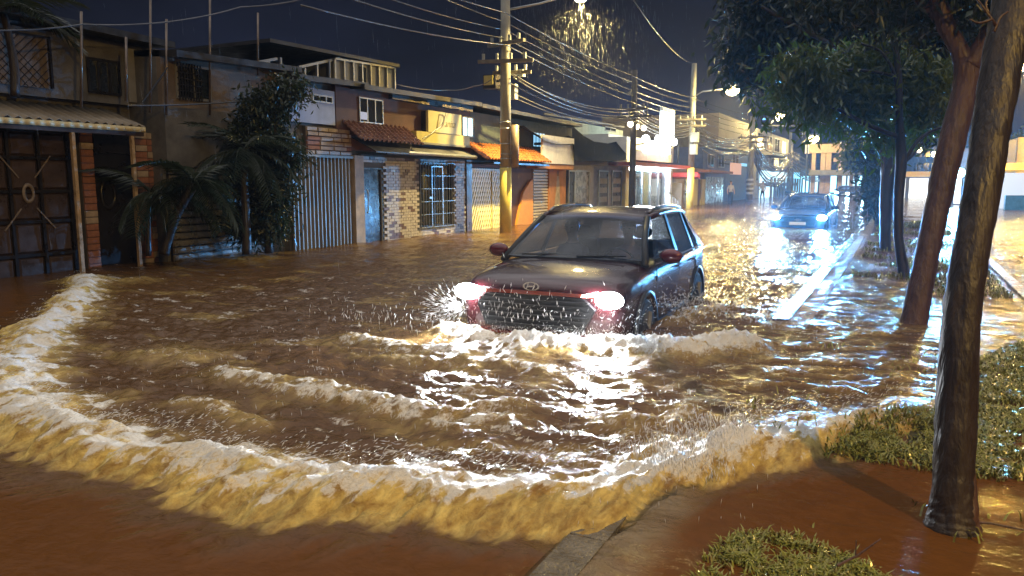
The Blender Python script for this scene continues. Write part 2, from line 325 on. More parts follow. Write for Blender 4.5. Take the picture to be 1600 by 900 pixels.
# ================================================================== BUILDINGS (left side of the street)
def fr(X,x0,y0,x1,y1=None):
    a=PX(x0,y0,X); 
    if y1 is None: b=PX(x1,y0,X); return a[1],b[1],-.4,a[2]
    b=PX(x1,y1,X); return a[1],b[1],b[2],a[2]
def fb(mb,X,q,t=.2,p=0.,mi=0):
    Y0,Y1,Z0,Z1=q; return mb.box(X-t,X+p,Y0,Y1,Z0,Z1,mi)
def yy(px,X): return PX(px,284,X)[1]
M_gate=mat('brown painted steel',(.085,.055,.04),.45,.2,var=.4,vs=3,bump=.4,bs=12,wet=.2)
M_dark=mat('dark painted metal',(.025,.022,.022),.4,.3,var=.4,wet=.15)
M_beige=mat('beige rendered wall',(.20,.15,.11),.75,var=.35,vs=1.6,bump=.5,bs=30)
M_grey=mat('grey stained concrete',(.14,.132,.125),.7,var=.5,vs=2,bump=.6,bs=30)
M_lwall=mat('pale rendered wall',(.26,.25,.24),.75,var=.3,vs=1.5,bump=.4,bs=30)
M_red=mat('red brown painted wall',(.13,.055,.04),.7,var=.35,vs=1.8,bump=.4,bs=25)
M_orange=mat('orange painted wall',(.55,.22,.06),.65,var=.3,vs=2,bump=.3)
M_yel=mat('yellow painted render',(.60,.50,.15),.6,var=.2,vs=2.5,bump=.3,wet=.1)
M_cream=mat('pale green cream wall',(.42,.46,.36),.7,var=.25,vs=2)
M_roof=mat('dark roof sheet',(.035,.033,.035),.5,.2,var=.4,wet=.2)
M_galv=mat('galvanised corrugated sheet',(.25,.205,.15),.5,.15,var=.45,vs=2.5,bump=.3,bs=20,wet=.15,stretch=(1,1,.3))
M_alu=mat('aluminium frame',(.40,.42,.45),.35,.7,var=.2)
M_pane=mat('dark window glass',(.02,.025,.03),.08,0,var=.3,spec=.8)
M_glow=emat('window lit cold white',(.55,.9,1.),2.2)
M_tile=mat('orange clay roof tile',(.55,.19,.05),.4,var=.45,vs=5,bump=.5,bs=30,wet=.2)
M_tiled=mat('old dark clay roof tile',(.22,.10,.065),.45,var=.5,vs=5,bump=.5,bs=30,wet=.2)
M_brick=mat('red brick',(.32,.13,.07),.7,var=.4,vs=6,bump=.6)
M_stone=mat('buff facing stone',(.42,.31,.21),.55,var=.4,vs=5,bump=.7,bs=25,wet=.2)
M_mort=mat('dark mortar',(.10,.09,.08),.8)
M_shut=mat('roller shutter steel',(.36,.34,.31),.35,.4,var=.35,vs=3,wet=.15)
def slab_roof(root,X,y0,y1,z0,z1,d=7.,ov=.45,m=None,name='roof'):
    mb=MB(); mb.hexa([(X-d,y0,z0+.5),(X+ov,y0,z0),(X+ov,y1,z1),(X-d,y1,z1+.5),(X-d,y0,z0+.62),(X+ov,y0,z0+.12),(X+ov,y1,z1+.12),(X-d,y1,z1+.62)]); return part(name,mb,m or M_roof,root)
def corr(x0,z0,x1,z1,y0,y1,n,amp,mb=None,k=8,thick=.012):
    """corrugated sheet running from (x0,z0) to (x1,z1), waves along y"""
    mb=mb or MB(); vs=[];N_=n*k+1
    dx,dz=x1-x0,z1-z0; l=math.hypot(dx,dz); nx_,nz_=-dz/l,dx/l
    for s_ in (0,1):
        for i in range(N_):
            y=y0+(y1-y0)*i/(N_-1); a=amp*math.sin(2*math.pi*n*i/(N_-1))+s_*thick
            vs+= [(x0+nx_*a,y,z0+nz_*a),(x1+nx_*a,y,z1+nz_*a)]
    fs=[]
    for s_ in (0,1):
        o=s_*N_*2
        for i in range(N_-1):
            a=o+2*i; fs.append((a,a+1,a+3,a+2) if s_==0 else (a,a+2,a+3,a+1))
    o=N_*2
    for i in range(N_-1): fs+= [(2*i,2*i+2,o+2*i+2,o+2*i),(2*i+1,o+2*i+1,o+2*i+3,2*i+3)]
    return mb.add(vs,fs)
def window(root,X,q,m=M_pane,fm=M_alu,mull=1,bars=0,trans=0,p=.03,fw=.05,name='window'):
    Y0,Y1,Z0,Z1=q; f=MB()
    f.box(X,X+p,Y0,Y1,Z0,Z0+fw).box(X,X+p,Y0,Y1,Z1-fw,Z1).box(X,X+p,Y0,Y0+fw,Z0+fw,Z1-fw).box(X,X+p,Y1-fw,Y1,Z0+fw,Z1-fw)
    for i in range(mull): y=Y0+(Y1-Y0)*(i+1)/(mull+1); f.box(X+.002,X+p-.004,y-fw/2,y+fw/2,Z0+fw,Z1-fw)
    for i in range(trans): z=Z0+(Z1-Z0)*(i+1)/(trans+1); f.box(X+.003,X+p-.007,Y0+fw,Y1-fw,z-fw/3,z+fw/3)
    w=part(name,f,fm,root); g_=MB().box(X-.03,X+.006,Y0+fw*.5,Y1-fw*.5,Z0+fw*.5,Z1-fw*.5); part('pane',g_,m,w)
    if bars:
        b_=MB()
        for i in range(bars): y=Y0+(Y1-Y0)*(i+.5)/bars; b_.box(X+p+.03,X+p+.05,y-.01,y+.01,Z0,Z1)
        for z in (Z0+.1,(Z0+Z1)/2,Z1-.1): b_.box(X+p+.028,X+p+.052,Y0,Y1,z-.015,z+.015)
        part('window_grille',b_,M_dark,w)
    return w
# ---- house one: far left, mesh screened upper floor, panelled gate
X1=-13.3
ht=thing('house','long two storey house on the far left with panelled brown metal gate and scalloped awning','house',(X1-3,8,0))
ya,yb=PX(-160,284,X1)[1],yy(262,X1)
zr0=PX(-160,0,X1)[2]; zr=lambda px,py:PX(px,py,X1)[2]
zt=zr(125,55); zroof=zr(200,68)
part('wall',MB().box(X1-6,X1-.25,ya,yb,-.42,zt+.1),M_grey,ht)
up0=PX(0,152,X1)[2]; 
mb=MB(); fb(mb,X1-.06,(ya,yb,zr(60,150),zt-.02),.19); part('upper_wall',mb,M_grey,ht)
mb=MB(); fb(mb,X1,fr(X1,-60,36,79,139),.05); part('upper_wall',mb,M_beige,ht,label='pale square wall bay behind a mesh screen')
q=fr(X1,-60,36,79,139); Y0,Y1,Z0,Z1=q; mb=MB()
for i in range(int((Y1-Y0)/.14)): mb.bar((X1+.05,Y0+.14*i,Z0),(X1+.05,min(Y1,Y0+.14*i+(Z1-Z0)),Z0+min(Z1-Z0,Y1-Y0-.14*i)),.008)
for i in range(int((Y1-Y0)/.14)): mb.bar((X1+.06,Y1-.14*i,Z0),(X1+.06,max(Y0,Y1-.14*i-(Z1-Z0)),Z0+min(Z1-Z0,Y1-Y0-.14*i)),.008)
for a in (Y0,Y1): mb.box(X1+.03,X1+.08,a-.02,a+.02,Z0,Z1)
mb.box(X1+.03,X1+.08,Y0,Y1,Z1-.03,Z1); part('mesh_screen',mb,M_dark,ht,kind='stuff')
mb=MB(); fb(mb,X1-.02,fr(X1,198,75,262,165),.2); part('upper_wall',mb,M_lwall,ht,label='pale grey wall bay beside the dark balcony')
window(ht,X1-.05,fr(X1,136,88,192,150),mull=2,fm=M_dark)
slab_roof(ht,X1,ya,yb,zr(40,30),zr(262,82)+.02)
# awning with corrugated sheet and fascia
a0=PX(-160,160,X1+.9); zaw=PX(113,190,X1+.9)[2]; y0a,y1a=yy(-200,X1+.9),yy(232,X1+.9)
aw=corr(X1-.1,zaw+.34,X1+.9,zaw,y0a,y1a,int((y1a-y0a)/.16),.022); part('awning_sheet',aw,M_galv,ht,smooth=True)
mb=corr(X1+.90,zaw-.01,X1+.905,zaw-.10,y0a,y1a,int((y1a-y0a)/.16),.012,k=8); part('awning_fascia',mb,mat('yellowed corrugated trim',(.62,.50,.26),.5,var=.3,vs=5),ht,smooth=True)
mb=MB().box(X1+.80,X1+.86,y0a,y1a,zaw-.17,zaw-.10); part('awning_beam',mb,M_gate,ht)
for px in (119,211):
    y=yy(px,X1+.84); mb=MB().box(X1+.80,X1+.86,y-.03,y+.03,-.42,zaw-.171); part('post',mb,mat('rusty buff steel post',(.50,.33,.17),.45,.1,var=.5,vs=8,wet=.2),ht)
# gate with panels
gx=X1+.35; q=fr(gx,-140,205,112); Y0,Y1=q[0],q[1]; zt_=PX(60,205,gx)[2]
gt=part('gate',MB().box(gx-.06,gx-.02,Y0,Y1,-.42,zt_),M_gate,ht)
cols=[yy(p,gx) for p in (-140,-95,-40,14,62,108)]; rows=[PX(62,y,gx)[2] for y in (205,247,299,346,398,450)]
for c in range(5):
    for r in range(5):
        a,b_=cols[c]+.03,cols[c+1]-.03; t_,bt=rows[r]-.03,rows[r+1]+.03
        m_=MB(); m_.hexa([(gx-.02,a,bt),(gx-.02,b_,bt),(gx-.02,b_,t_),(gx-.02,a,t_),(gx+.02,a+.04,bt+.04),(gx+.02,b_-.04,bt+.04),(gx+.02,b_-.04,t_-.04),(gx+.02,a+.04,t_-.04)]); part('panel',m_,M_gate,gt)
fm=MB()
for c in cols: fm.box(gx-.02,gx+.035,c-.025,c+.025,-.42,zt_)
for r in rows[:-1]: fm.box(gx-.02,gx+.03,Y0,Y1,r-.025,r+.025)
part('gate_frame',fm,M_dark,gt)
def oval(root,X,c,ry,rz,m,name='ornament'):
    mb=MB(); vs=[];fs=[];n_=24
    for i in range(n_):
        a=2*math.pi*i/n_
        for (k_,d) in ((1.,.0),(.96,.03),(.66,.03),(.62,0.)): vs.append((X+d,c[0]+ry*k_*math.cos(a),c[1]+rz*k_*math.sin(a)))
    for i in range(n_):
        for j in range(3): a=i*4+j;b_=((i+1)%n_)*4+j; fs.append((a,a+1,b_+1,b_))
    mb.add(vs,fs); return part(name,mb,m,root,smooth=True)
M_orn=mat('pale worn ornament',(.22,.17,.13),.5,var=.3)
c=PX(42,302,gx); oval(gt,gx+.036,(c[1],c[2]),.10,.17,M_orn)
c=PX(-66,312,gx); oval(gt,gx+.036,(c[1],c[2]),.10,.17,M_orn)
for c_ in (-66,42):
    c=PX(c_,302,gx); m_=MB()
    for s_ in (-1,1):
        m_.bar((gx+.03,c[1]+s_*.13,c[2]+.25),(gx+.03,c[1]+s_*.42,c[2]+.62),.02,.02); m_.bar((gx+.03,c[1]+s_*.13,c[2]-.25),(gx+.03,c[1]+s_*.42,c[2]-.6),.02,.02)
    part('gate_scroll',m_,M_orn,gt)
# brick pier and dark door
def pier(root,X,q,bh=.075,bl=.20,m=M_brick,t=.28,name='brick_pier'):
    Y0,Y1,Z0,Z1=q; p_=part(name,MB().box(X-t,X-.02,Y0,Y1,Z0,Z1),M_mort,root); k_=0
    n_=max(1,round((Y1-Y0)/bl)); z=Z0; r=0
    me_=MB().box(-.02,.012,.006,(Y1-Y0)/n_-.006,.006,bh-.006).mesh('brick'); me_.materials.append(m)
    me3=MB().box(-.02,.020,.006,(Y1-Y0)/n_-.006,.006,bh-.006).mesh('brick'); me3.materials.append(M_stone)
    while z<Z1-bh*.5:
        for i in range(n_): newinst(me_ if random.random()<.75 else me3,'brick',p_,(X+random.uniform(-.006,.006),Y0+(Y1-Y0)*i/n_,z))
        z+=bh; r+=1
    return p_
pier(ht,X1+.30,fr(X1+.3,123,205,143),bh=.12,bl=.3)
dx=X1+.22; q=fr(dx,143,212,208); dr=part('door',MB().box(dx-.05,dx,q[0],q[1],-.42,PX(170,240,dx)[2]),M_dark,ht)
c=PX(169,304,dx); oval(dr,dx+.002,(c[1],c[2]),.17,.30,M_dark)
part('lintel',MB().box(dx-.2,dx+.05,q[0],q[1],PX(170,240,dx)[2]+.003,zaw+.1),M_dark,ht)
pier(ht,X1+.30,fr(X1+.3,209,205,262),bh=.12,bl=.3)
# ---- house two: upper wall with barred window over a roller shutter
X2=-12.6
h2=thing('house','dim beige house behind the palms with a steel roller shutter and barred upstairs window','house',(X2-3,12,0))
y0,y1=yy(262,X2),yy(455,X2); zt2=zr2=PX(400,103,X2)[2]
part('wall',MB().box(X2-6,X2-.12,y0,y1,-.42,zt2),M_grey,h2)
mb=MB(); fb(mb,X2,(y0,y1,PX(300,170,X2)[2],zt2-.02),.118); part('upper_wall',mb,M_beige,h2)
window(h2,X2+.002,fr(X2,272,97,330,160),mull=1,fm=M_lwall,fw=.05)
q=fr(X2,272,97,314,160); mb=MB()
for i in range(9): y=q[0]+(q[1]-q[0])*(i+.5)/9; mb.box(X2+.06,X2+.08,y-.01,y+.01,q[2],q[3])
for i in range(6): z=q[2]+(q[3]-q[2])*(i+.5)/6; mb.box(X2+.058,X2+.078,q[0],q[1],z-.01,z+.01)
part('window_grille',mb,M_dark,h2)
slab_roof(h2,X2,y0,y1,PX(270,87,X2+.45)[2],PX(420,104,X2+.45)[2])
q=fr(X2,265,262,384); Z1=PX(300,262,X2)[2]; sh=part('shutter',MB().box(X2-.11,X2-.04,q[0],q[1],-.42,Z1),M_dark,h2)
nsl=16; hs=(Z1+.42)/nsl
sm=MB(); sm.add([(X2-.04,0,.008),(X2+.01,0,.02),(X2+.02,0,hs*.5),(X2+.01,0,hs-.02),(X2-.04,0,hs-.008),(X2-.04,q[1]-q[0],.008),(X2+.01,q[1]-q[0],.02),(X2+.02,q[1]-q[0],hs*.5),(X2+.01,q[1]-q[0],hs-.02),(X2-.04,q[1]-q[0],hs-.008)],[(0,1,6,5),(1,2,7,6),(2,3,8,7),(3,4,9,8),(0,4,3,2,1),(5,6,7,8,9)])
sme=sm.mesh('slat'); sme.materials.append(M_shut)
for i in range(nsl):
    o=bpy.data.objects.new('slat',sme); C.objects.link(o); o.parent=sh; of=OFF[h2.name]; o.location=(-of[0],q[0]-of[1],-.42+hs*i-of[2])
part('lower_wall',MB().box(X2-.119,X2+.03,q[1]+.01,y1,-.42,PX(400,170,X2)[2]),M_grey,h2)
part('lintel',MB().box(X2-.119,X2+.03,y0,q[1]+.009,Z1+.003,PX(300,170,X2)[2]-.003),M_grey,h2)
# ---- house three: stone course, corrugated gate, blue-white upper room, rooftop enclosure
X3=-12.3
h3=thing('house','house with tall corrugated metal gate, stone band above and aluminium framed rooftop room','house',(X3-3,15,0))
y0,y1=yy(455,X3),yy(563,X3)
part('wall',MB().box(X3-6,X3-.12,y0,y1,-.42,PX(523,132,X3)[2]),M_grey,h3)
q=fr(X3,455,245,549); zt3=PX(500,246,X3)[2]
cg=MB(); 
def vcorr(X,y0,y1,z0,z1,n_,amp,k=8):
    vs=[];fs=[];N_=n_*k+1
    for i in range(N_):
        y=y0+(y1-y0)*i/(N_-1); a=amp*max(-.6,min(.6,math.sin(2*math.pi*n_*i/(N_-1))))/.6; vs+=[(X+a,y,z0),(X+a,y,z1),(X+a-.012,y,z0),(X+a-.012,y,z1)]
    for i in range(N_-1):
        a=4*i; fs+=[(a,a+4,a+5,a+1),(a+2,a+3,a+7,a+6),(a+1,a+5,a+7,a+3)]
    return MB().add(vs,fs)
part('corrugated_gate',vcorr(X3-.03,q[0],q[1],-.42,zt3,16,.035),M_galv,h3)
part('gate_rail',MB().box(X3-.05,X3+.06,q[0],q[1],zt3,zt3+.06),M_galv,h3)
# stone band, each stone a piece
q=fr(X3,478,196,549,243); sb=part('stone_band',MB().box(X3-.118,X3-.02,q[0],q[1],zt3+.062,q[3]),M_mort,h3)
nr=6; rh=(q[3]-zt3-.07)/nr
for r in range(nr):
    y=q[0]; 
    while y<q[1]-.05:
        w_=min(random.uniform(.22,.5),q[1]-y); m_=MB(); d_=random.uniform(.0,.03); m_.hexa([(X3-.02,y+.008,0),(X3-.02,y+w_-.008,0),(X3-.02,y+w_-.008,rh-.012),(X3-.02,y+.008,rh-.012),(X3+.01+d_,y+.02,.01),(X3+.01+d_,y+w_-.02,.012),(X3+.01+d_,y+w_-.02,rh-.02),(X3+.01+d_,y+.02,rh-.02)])
        m_.v=[(a,b_,c+zt3+.066+r*rh) for a,b_,c in m_.v]; part('stone',m_,M_stone if random.random()<.8 else M_brick,sb); y+=w_
X3u=X3-.6
q=fr(X3u,455,134,525,192); part('upper_wall',MB().box(X3u-.1,X3u+.6-.13,q[0],q[1],q[2]-.4,q[3]),M_lwall,h3) if 0 else None
q=fr(X3,452,132,524,196); mb=MB(); fb(mb,X3+.0,q,.11); part('upper_wall',mb,mat('blue white painted wall',(.42,.48,.66),.7,var=.25,vs=2),h3)
window(h3,X3+.002,fr(X3,487,146,519,163),mull=2,fm=M_alu,fw=.035)
slab_roof(h3,X3,y0,y1,PX(455,127,X3)[2],PX(563,139,X3)[2],ov=.35)
# rooftop enclosure standing back on the roof
Xr=X3-.35; q=fr(Xr,523,96,617,140); ro=thing('rooftop_enclosure','glazed aluminium rooftop room above the blue white house wall','rooftop room',(Xr-1.5,q[0],q[2]))
y0r,y1r=q[0],q[1]; zb0,zt0=PX(525,136,Xr)[2],PX(525,92,Xr)[2]; zb1,zt1=PX(616,147,Xr)[2],PX(616,106,Xr)[2]
fm=MB(); n_=7
zbl=lambda t:zb0+(zb1-zb0)*t
ztl=lambda t:zt0+(zt1-zt0)*t
part('wall',MB().hexa([(Xr-3,y0r,zb0-.8),(Xr-.03,y0r,zb0-.8),(Xr-.03,y1r,zb1-.8),(Xr-3,y1r,zb1-.8),(Xr-3,y0r+.05,zt0),(Xr-.03,y0r+.05,zt0),(Xr-.03,y1r-.02,zt1),(Xr-3,y1r-.02,zt1)]),mat('frosted polycarbonate',(.16,.17,.19),.3,var=.2),ro)
for i in range(n_+1):
    t=i/n_; y=y0r+(y1r-y0r)*t; part('post',MB().bar((Xr,y,zbl(t)),(Xr,y,ztl(t)),.045),M_alu,ro)
for zf in (0,1):
    f_=zbl if zf==0 else ztl; part('rail',MB().bar((Xr+.01,y0r,f_(0)),(Xr+.01,y1r,f_(1)),.05),M_alu,ro)
part('pane',MB().box(Xr-.028,Xr-.005,y0r+(y1r-y0r)*.39,y0r+(y1r-y0r)*.5,zbl(.45),ztl(.45)-.1),M_pane,ro)
# open terrace frame to the left of it
for i in range(7):
    px=400+i*19; a=PX(px,[97,93,90,112,106,100,94][i],Xr-.1); part('post',MB().bar((Xr-.1,a[1],PX(px,128,Xr-.1)[2]-.2),(Xr-.1,a[1],a[2]),.05),M_alu,ro)
a=PX(388,100,Xr-.1);b_=PX(432,92,Xr-.1); part('rail',MB().bar(a,b_,.06),M_alu,ro)
a=PX(466,105,Xr-.1);b_=PX(530,91,Xr-.1); part('rail',MB().bar(a,b_,.06),M_alu,ro)
ya_,yb_=yy(430,Xr-.1),yy(617,Xr); z1_=PX(530,90,Xr)[2]
part('roof',MB().hexa([(Xr-3.2,yy(425,Xr),z1_-.02),(Xr+.12,yy(425,Xr),z1_-.02),(Xr+.12,y1r+.1,zt1+.02),(Xr-3.2,y1r+.1,zt1+.02),(Xr-3.2,yy(425,Xr),z1_+.06),(Xr+.12,yy(425,Xr),z1_+.06),(Xr+.12,y1r+.1,zt1+.10),(Xr-3.2,y1r+.1,zt1+.10)]),M_roof,ro)
# ---- house four: brick facing, door, barred window, signboard
h4=thing('house','house faced with small pale and brown bricks, with tall barred window','house',(X3-3,18,0))
y0,y1=yy(551,X3),yy(735,X3)
part('wall',MB().box(X3-6,X3-.15,y0+.02,y1,-.42,PX(640,150,X3)[2]),M_grey,h4)
q=fr(X3,551,245,565); part('pilaster',MB().box(X3-.148,X3+.06,q[0],q[1],-.42,PX(558,243,X3)[2]),mat('buff concrete pilaster',(.42,.32,.22),.65,var=.4,vs=4,bump=.6,wet=.1),h4)
q=fr(X3,566,262,598); zd=PX(582,262,X3)[2]; d4=part('door',MB().box(X3-.10,X3-.05,q[0]+.05,q[1]-.03,-.42,zd-.04),mat('black steel door',(.03,.03,.034),.3,.3,var=.3,vs=4,bump=.5,bs=6,wet=.12),h4)
fmb=MB().box(X3-.11,X3-.01,q[0],q[0]+.05,-.42,zd).box(X3-.11,X3-.01,q[1]-.03,q[1],-.42,zd).box(X3-.109,X3-.011,q[0]+.05,q[1]-.03,zd-.04,zd-.001); part('door_frame',fmb,M_dark,d4)
yh=yy(573,X3); part('handle',MB().tube([(X3-.0,yh,.75),(X3+.03,yh,.8),(X3+.03,yh,1.3),(X3,yh,1.35)],.016,8),M_alu,d4)
# brick skin with openings
fac=MB(); B0,B1=yy(565.5,X3),yy(727,X3); ztop=PX(600,243,X3)[2]+.02
op=[fr(X3,565,258,598.5,400),fr(X3,655,254,709,351)]
bl,bh=.225,.078; r=0; z=-.30
fac.box(X3-.149,X3-.012,op[0][1],op[1][0],-.42,ztop-.01,2).box(X3-.149,X3-.012,op[1][1],B1,-.42,ztop-.01,2).box(X3-.149,X3-.012,op[0][0],op[0][1],zd+.01,ztop-.01,2).box(X3-.149,X3-.012,op[1][0],op[1][1],op[1][3],ztop-.01,2).box(X3-.149,X3-.012,op[1][0],op[1][1],-.42,op[1][2],2)
while z<ztop-bh:
    y=B0-(r%2)*bl/2
    while y<B1:
        a,b_=max(y,B0),min(y+bl,B1)
        if b_-a>.04 and not any(a<o[1]-.01 and b_>o[0]+.01 and z+bh>o[2]+.005 and z<o[3]-.005 for o in op):
            d_=random.uniform(.0,.012); fac.box(X3-.012,X3+.006+d_,a+.005,b_-.005,z+.005,z+bh-.005,1 if random.random()<.17 else 0)
        y+=bl
    z+=bh; r+=1
part('brick_facing',fac,[mat('pale tumbled brick',(.46,.41,.38),.5,var=.35,vs=7,bump=.5,wet=.15),mat('brown tumbled brick',(.13,.065,.045),.5,var=.3,vs=7,wet=.15),M_mort],h4,kind='stuff')
q=op[1]; window(h4,X3-.13,q,mull=1,fm=M_dark,p=.05)
mb=MB(); nb=13
for i in range(nb+1): y=q[0]+(q[1]-q[0])*i/nb; mb.tube([(X3+.035,y,q[2]-.02),(X3+.035,y,q[3]+.02)],.010,6)
for i in range(6): z=q[2]+(q[3]-q[2])*i/5; mb.bar((X3+.05,q[0],z),(X3+.05,q[1],z),.022,.012)
part('window_grille',mb,M_alu,h4)
q2=fr(X3,671,259,690,351); part('grille_door',MB().box(X3+.06,X3+.075,q2[0],q2[0]+.04,q2[2],q2[3]).box(X3+.06,X3+.075,q2[1]-.04,q2[1],q2[2],q2[3]).box(X3+.06,X3+.075,q2[0]+.04,q2[1]-.04,q2[3]-.04,q2[3]),M_alu,h4)
c=PX(672,309,X3+.08); part('lock',MB().box(X3+.076,X3+.10,c[1]-.05,c[1]+.12,c[2]-.03,c[2]+.03),M_alu,h4)
q=fr(X3,727,246,735); part('pilaster',MB().box(X3-.148,X3+.05,q[0],q[1],-.42,PX(730,250,X3)[2]),M_gate,h4)
# awning over door
XA=X3+.75; pa,pb=PX(551,236,XA),PX(640,243,XA)
part('awning_sheet',MB().hexa([(X3-.1,y0,pa[2]+.42),(X3-.1,y0,pa[2]+.45),(XA,y0,pa[2]+.03),(XA,y0,pa[2]),(X3-.1,yy(650,X3),pa[2]+.42),(X3-.1,yy(650,X3),pa[2]+.45),(XA,yy(640,XA),pa[2]+.03),(XA,yy(640,XA),pa[2])]),M_roof,h4)
XB=X3+.5; pz=PX(700,246,XB)[2]; ya_,yb_=yy(606,XB),yy(742,XB)
part('canopy',MB().hexa([(X3-.1,ya_,pz+.28),(X3-.1,ya_,pz+.36),(XB,ya_,pz+.10),(XB,ya_,pz),(X3-.1,yb_,pz+.28),(X3-.1,yb_,pz+.36),(XB,yb_,pz+.10),(XB,yb_,pz)]),M_grey,h4)
part('gutter',MB().tube([(XB+.05,ya_,pz+.07),(XB+.05,yb_,pz+.05)],.05,8),M_alu,h4)
def tiles(X0,Z0,X1_,Z1,y0,y1,pitch,m,root,amp=.035):
    n_=max(2,int((y1-y0)/pitch)); mb=MB(); rowsn=6
    for r in range(rowsn):
        t0,t1=r/rowsn,(r+1)/rowsn+.02; corr(X0+(X1_-X0)*t0,Z0+(Z1-Z0)*t0+.0,X0+(X1_-X0)*t1,Z0+(Z1-Z0)*t1+.035,y0,y1,n_,amp,mb,k=6,thick=.02)
    return part('tile_roof',mb,m,root,smooth=False,kind='stuff')
zq=PX(600,222,X3+.55)[2]; tiles(X3-.1,PX(560,205,X3)[2]+.25,X3+.55,zq,yy(553,X3+.3),yy(651,X3+.3),.19,M_tiled,h4)
# upper floor
q=fr(X3,524,142,668,225); part('upper_wall',MB().box(X3-.149,X3,q[0],y1,PX(640,240,X3)[2],PX(600,146,X3)[2]),M_red,h4)
window(h4,X3+.002,fr(X3,560,151,598,195),mull=2,fm=M_alu,fw=.03)
q=fr(X3,561,168,577,191); part('lit_pane',MB().box(X3+.008,X3+.03,q[0]+.02,q[0]+.28,q[2]+.05,q[3]-.1),emat('window dim blue light',(.35,.5,1.),.30),h4)
slab_roof(h4,X3,y0,y1,PX(551,136,X3+.45)[2],PX(735,163,X3+.45)[2])
part('soffit',MB().box(X3-.1,X3+.12,yy(610,X3),y1,PX(640,160,X3)[2],PX(640,150,X3)[2]),M_dark,h4)
window(h4,X3+.002,fr(X3,721,181,739,215),m=M_glow,fm=M_dark,mull=1,fw=.04)
q=fr(X3+.25,651,203,734,226); P0=PX(651,203,X3+.25);P1=PX(734,221,X3+.25);P2=PX(650,221,X3+.25);P3=PX(730,228,X3+.25)
zt_=P0[2];zb_=P2[2]-.0; part('parapet',MB().box(X3+.03,X3+.25,P0[1],P1[1],zb_,zt_-.02),M_yel,h4)
part('parapet_coping',MB().box(X3+.0,X3+.29,P0[1],P1[1],zb_-.06,zb_-.003),M_lwall,h4)
sg=thing('signboard','square pale yellow signboard with thin cursive name above the yellow parapet','sign',(X3+.2,PX(695,190,X3+.2)[1],2.5))
q=fr(X3+.27,669,172,721,212); part('board',MB().box(X3+.19,X3+.27,q[0],q[1],zt_-.015,q[3]),mat('pale yellow sign board',(.62,.55,.27),.5,var=.12),sg)
part('sign_side',MB().box(X3+.03,X3+.188,q[0],q[0]+.1,zt_-.015,q[3]-.02),M_dark,sg)
def text(s_,m,parent,loc,size,rot,shear=0,name='lettering',ext=.003,align='CENTER'):
    cu=bpy.data.curves.new(name,'FONT'); cu.body=s_; cu.size=size; cu.extrude=ext; cu.shear=shear; cu.offset=-.006; cu.align_x=align; cu.align_y='CENTER'; cu.materials.append(m)
    o=bpy.data.objects.new(name,cu); C.objects.link(o); dg=bpy.context.evaluated_depsgraph_get(); dg.update(); m3=bpy.data.meshes.new_from_object(o.evaluated_get(dg)); bpy.data.objects.remove(o); o=bpy.data.objects.new(name,m3); C.objects.link(o); o.rotation_euler=rot; of=OFF.get(parent.name,(0,0,0)) if parent else (0,0,0); o.location=(loc[0]-of[0],loc[1]-of[1],loc[2]-of[2]); o.parent=parent; return o
M_ink=mat('dark brown lettering',(.24,.18,.07),.6)
c=PX(696,192,X3+.27); text('D',M_ink,sg,(X3+.275,c[1]-.33,c[2]+.0),.62,(math.pi/2,0,math.pi/2),.35); text('anita',M_ink,sg,(X3+.275,c[1]+.25,c[2]-.02),.32,(math.pi/2,0,math.pi/2),.4)
# ---- house five: orange tiles, diamond lattice gate
h5=thing('house','orange walled house with clay tile eave and yellow diamond lattice gate beside the pole','house',(X3-3,24,0))
y0,y1=yy(735,X3)+.02,yy(893,X3)
part('wall',MB().box(X3-6,X3-.15,y0,y1,-.42,PX(800,185,X3)[2]),M_grey,h5)
q=fr(X3,735,165,893,250); part('upper_wall',MB().box(X3-.149,X3-.0,y0,y1,PX(800,232,X3)[2],PX(800,184,X3)[2]-.02),mat('dark green grey wall',(.07,.085,.07),.7,var=.3),h5)
slab_roof(h5,X3,y0,y1,PX(745,166,X3+.45)[2],PX(893,196,X3+.45)[2])
zq=PX(780,250,X3+.8)[2]; tiles(X3,PX(740,224,X3)[2],X3+.8,zq,yy(741,X3+.4),yy(846,X3+.4),.2,M_tile,h5)
part('eave_board',MB().box(X3+.0,X3+.72,yy(741,X3),yy(846,X3+.4),zq-.12,zq-.06),M_dark,h5)
q=fr(X3,735,259,787); part('lower_wall',MB().box(X3-.148,X3+.02,y0,yy(800,X3),PX(760,262,X3)[2],zq-.123),M_red,h5)
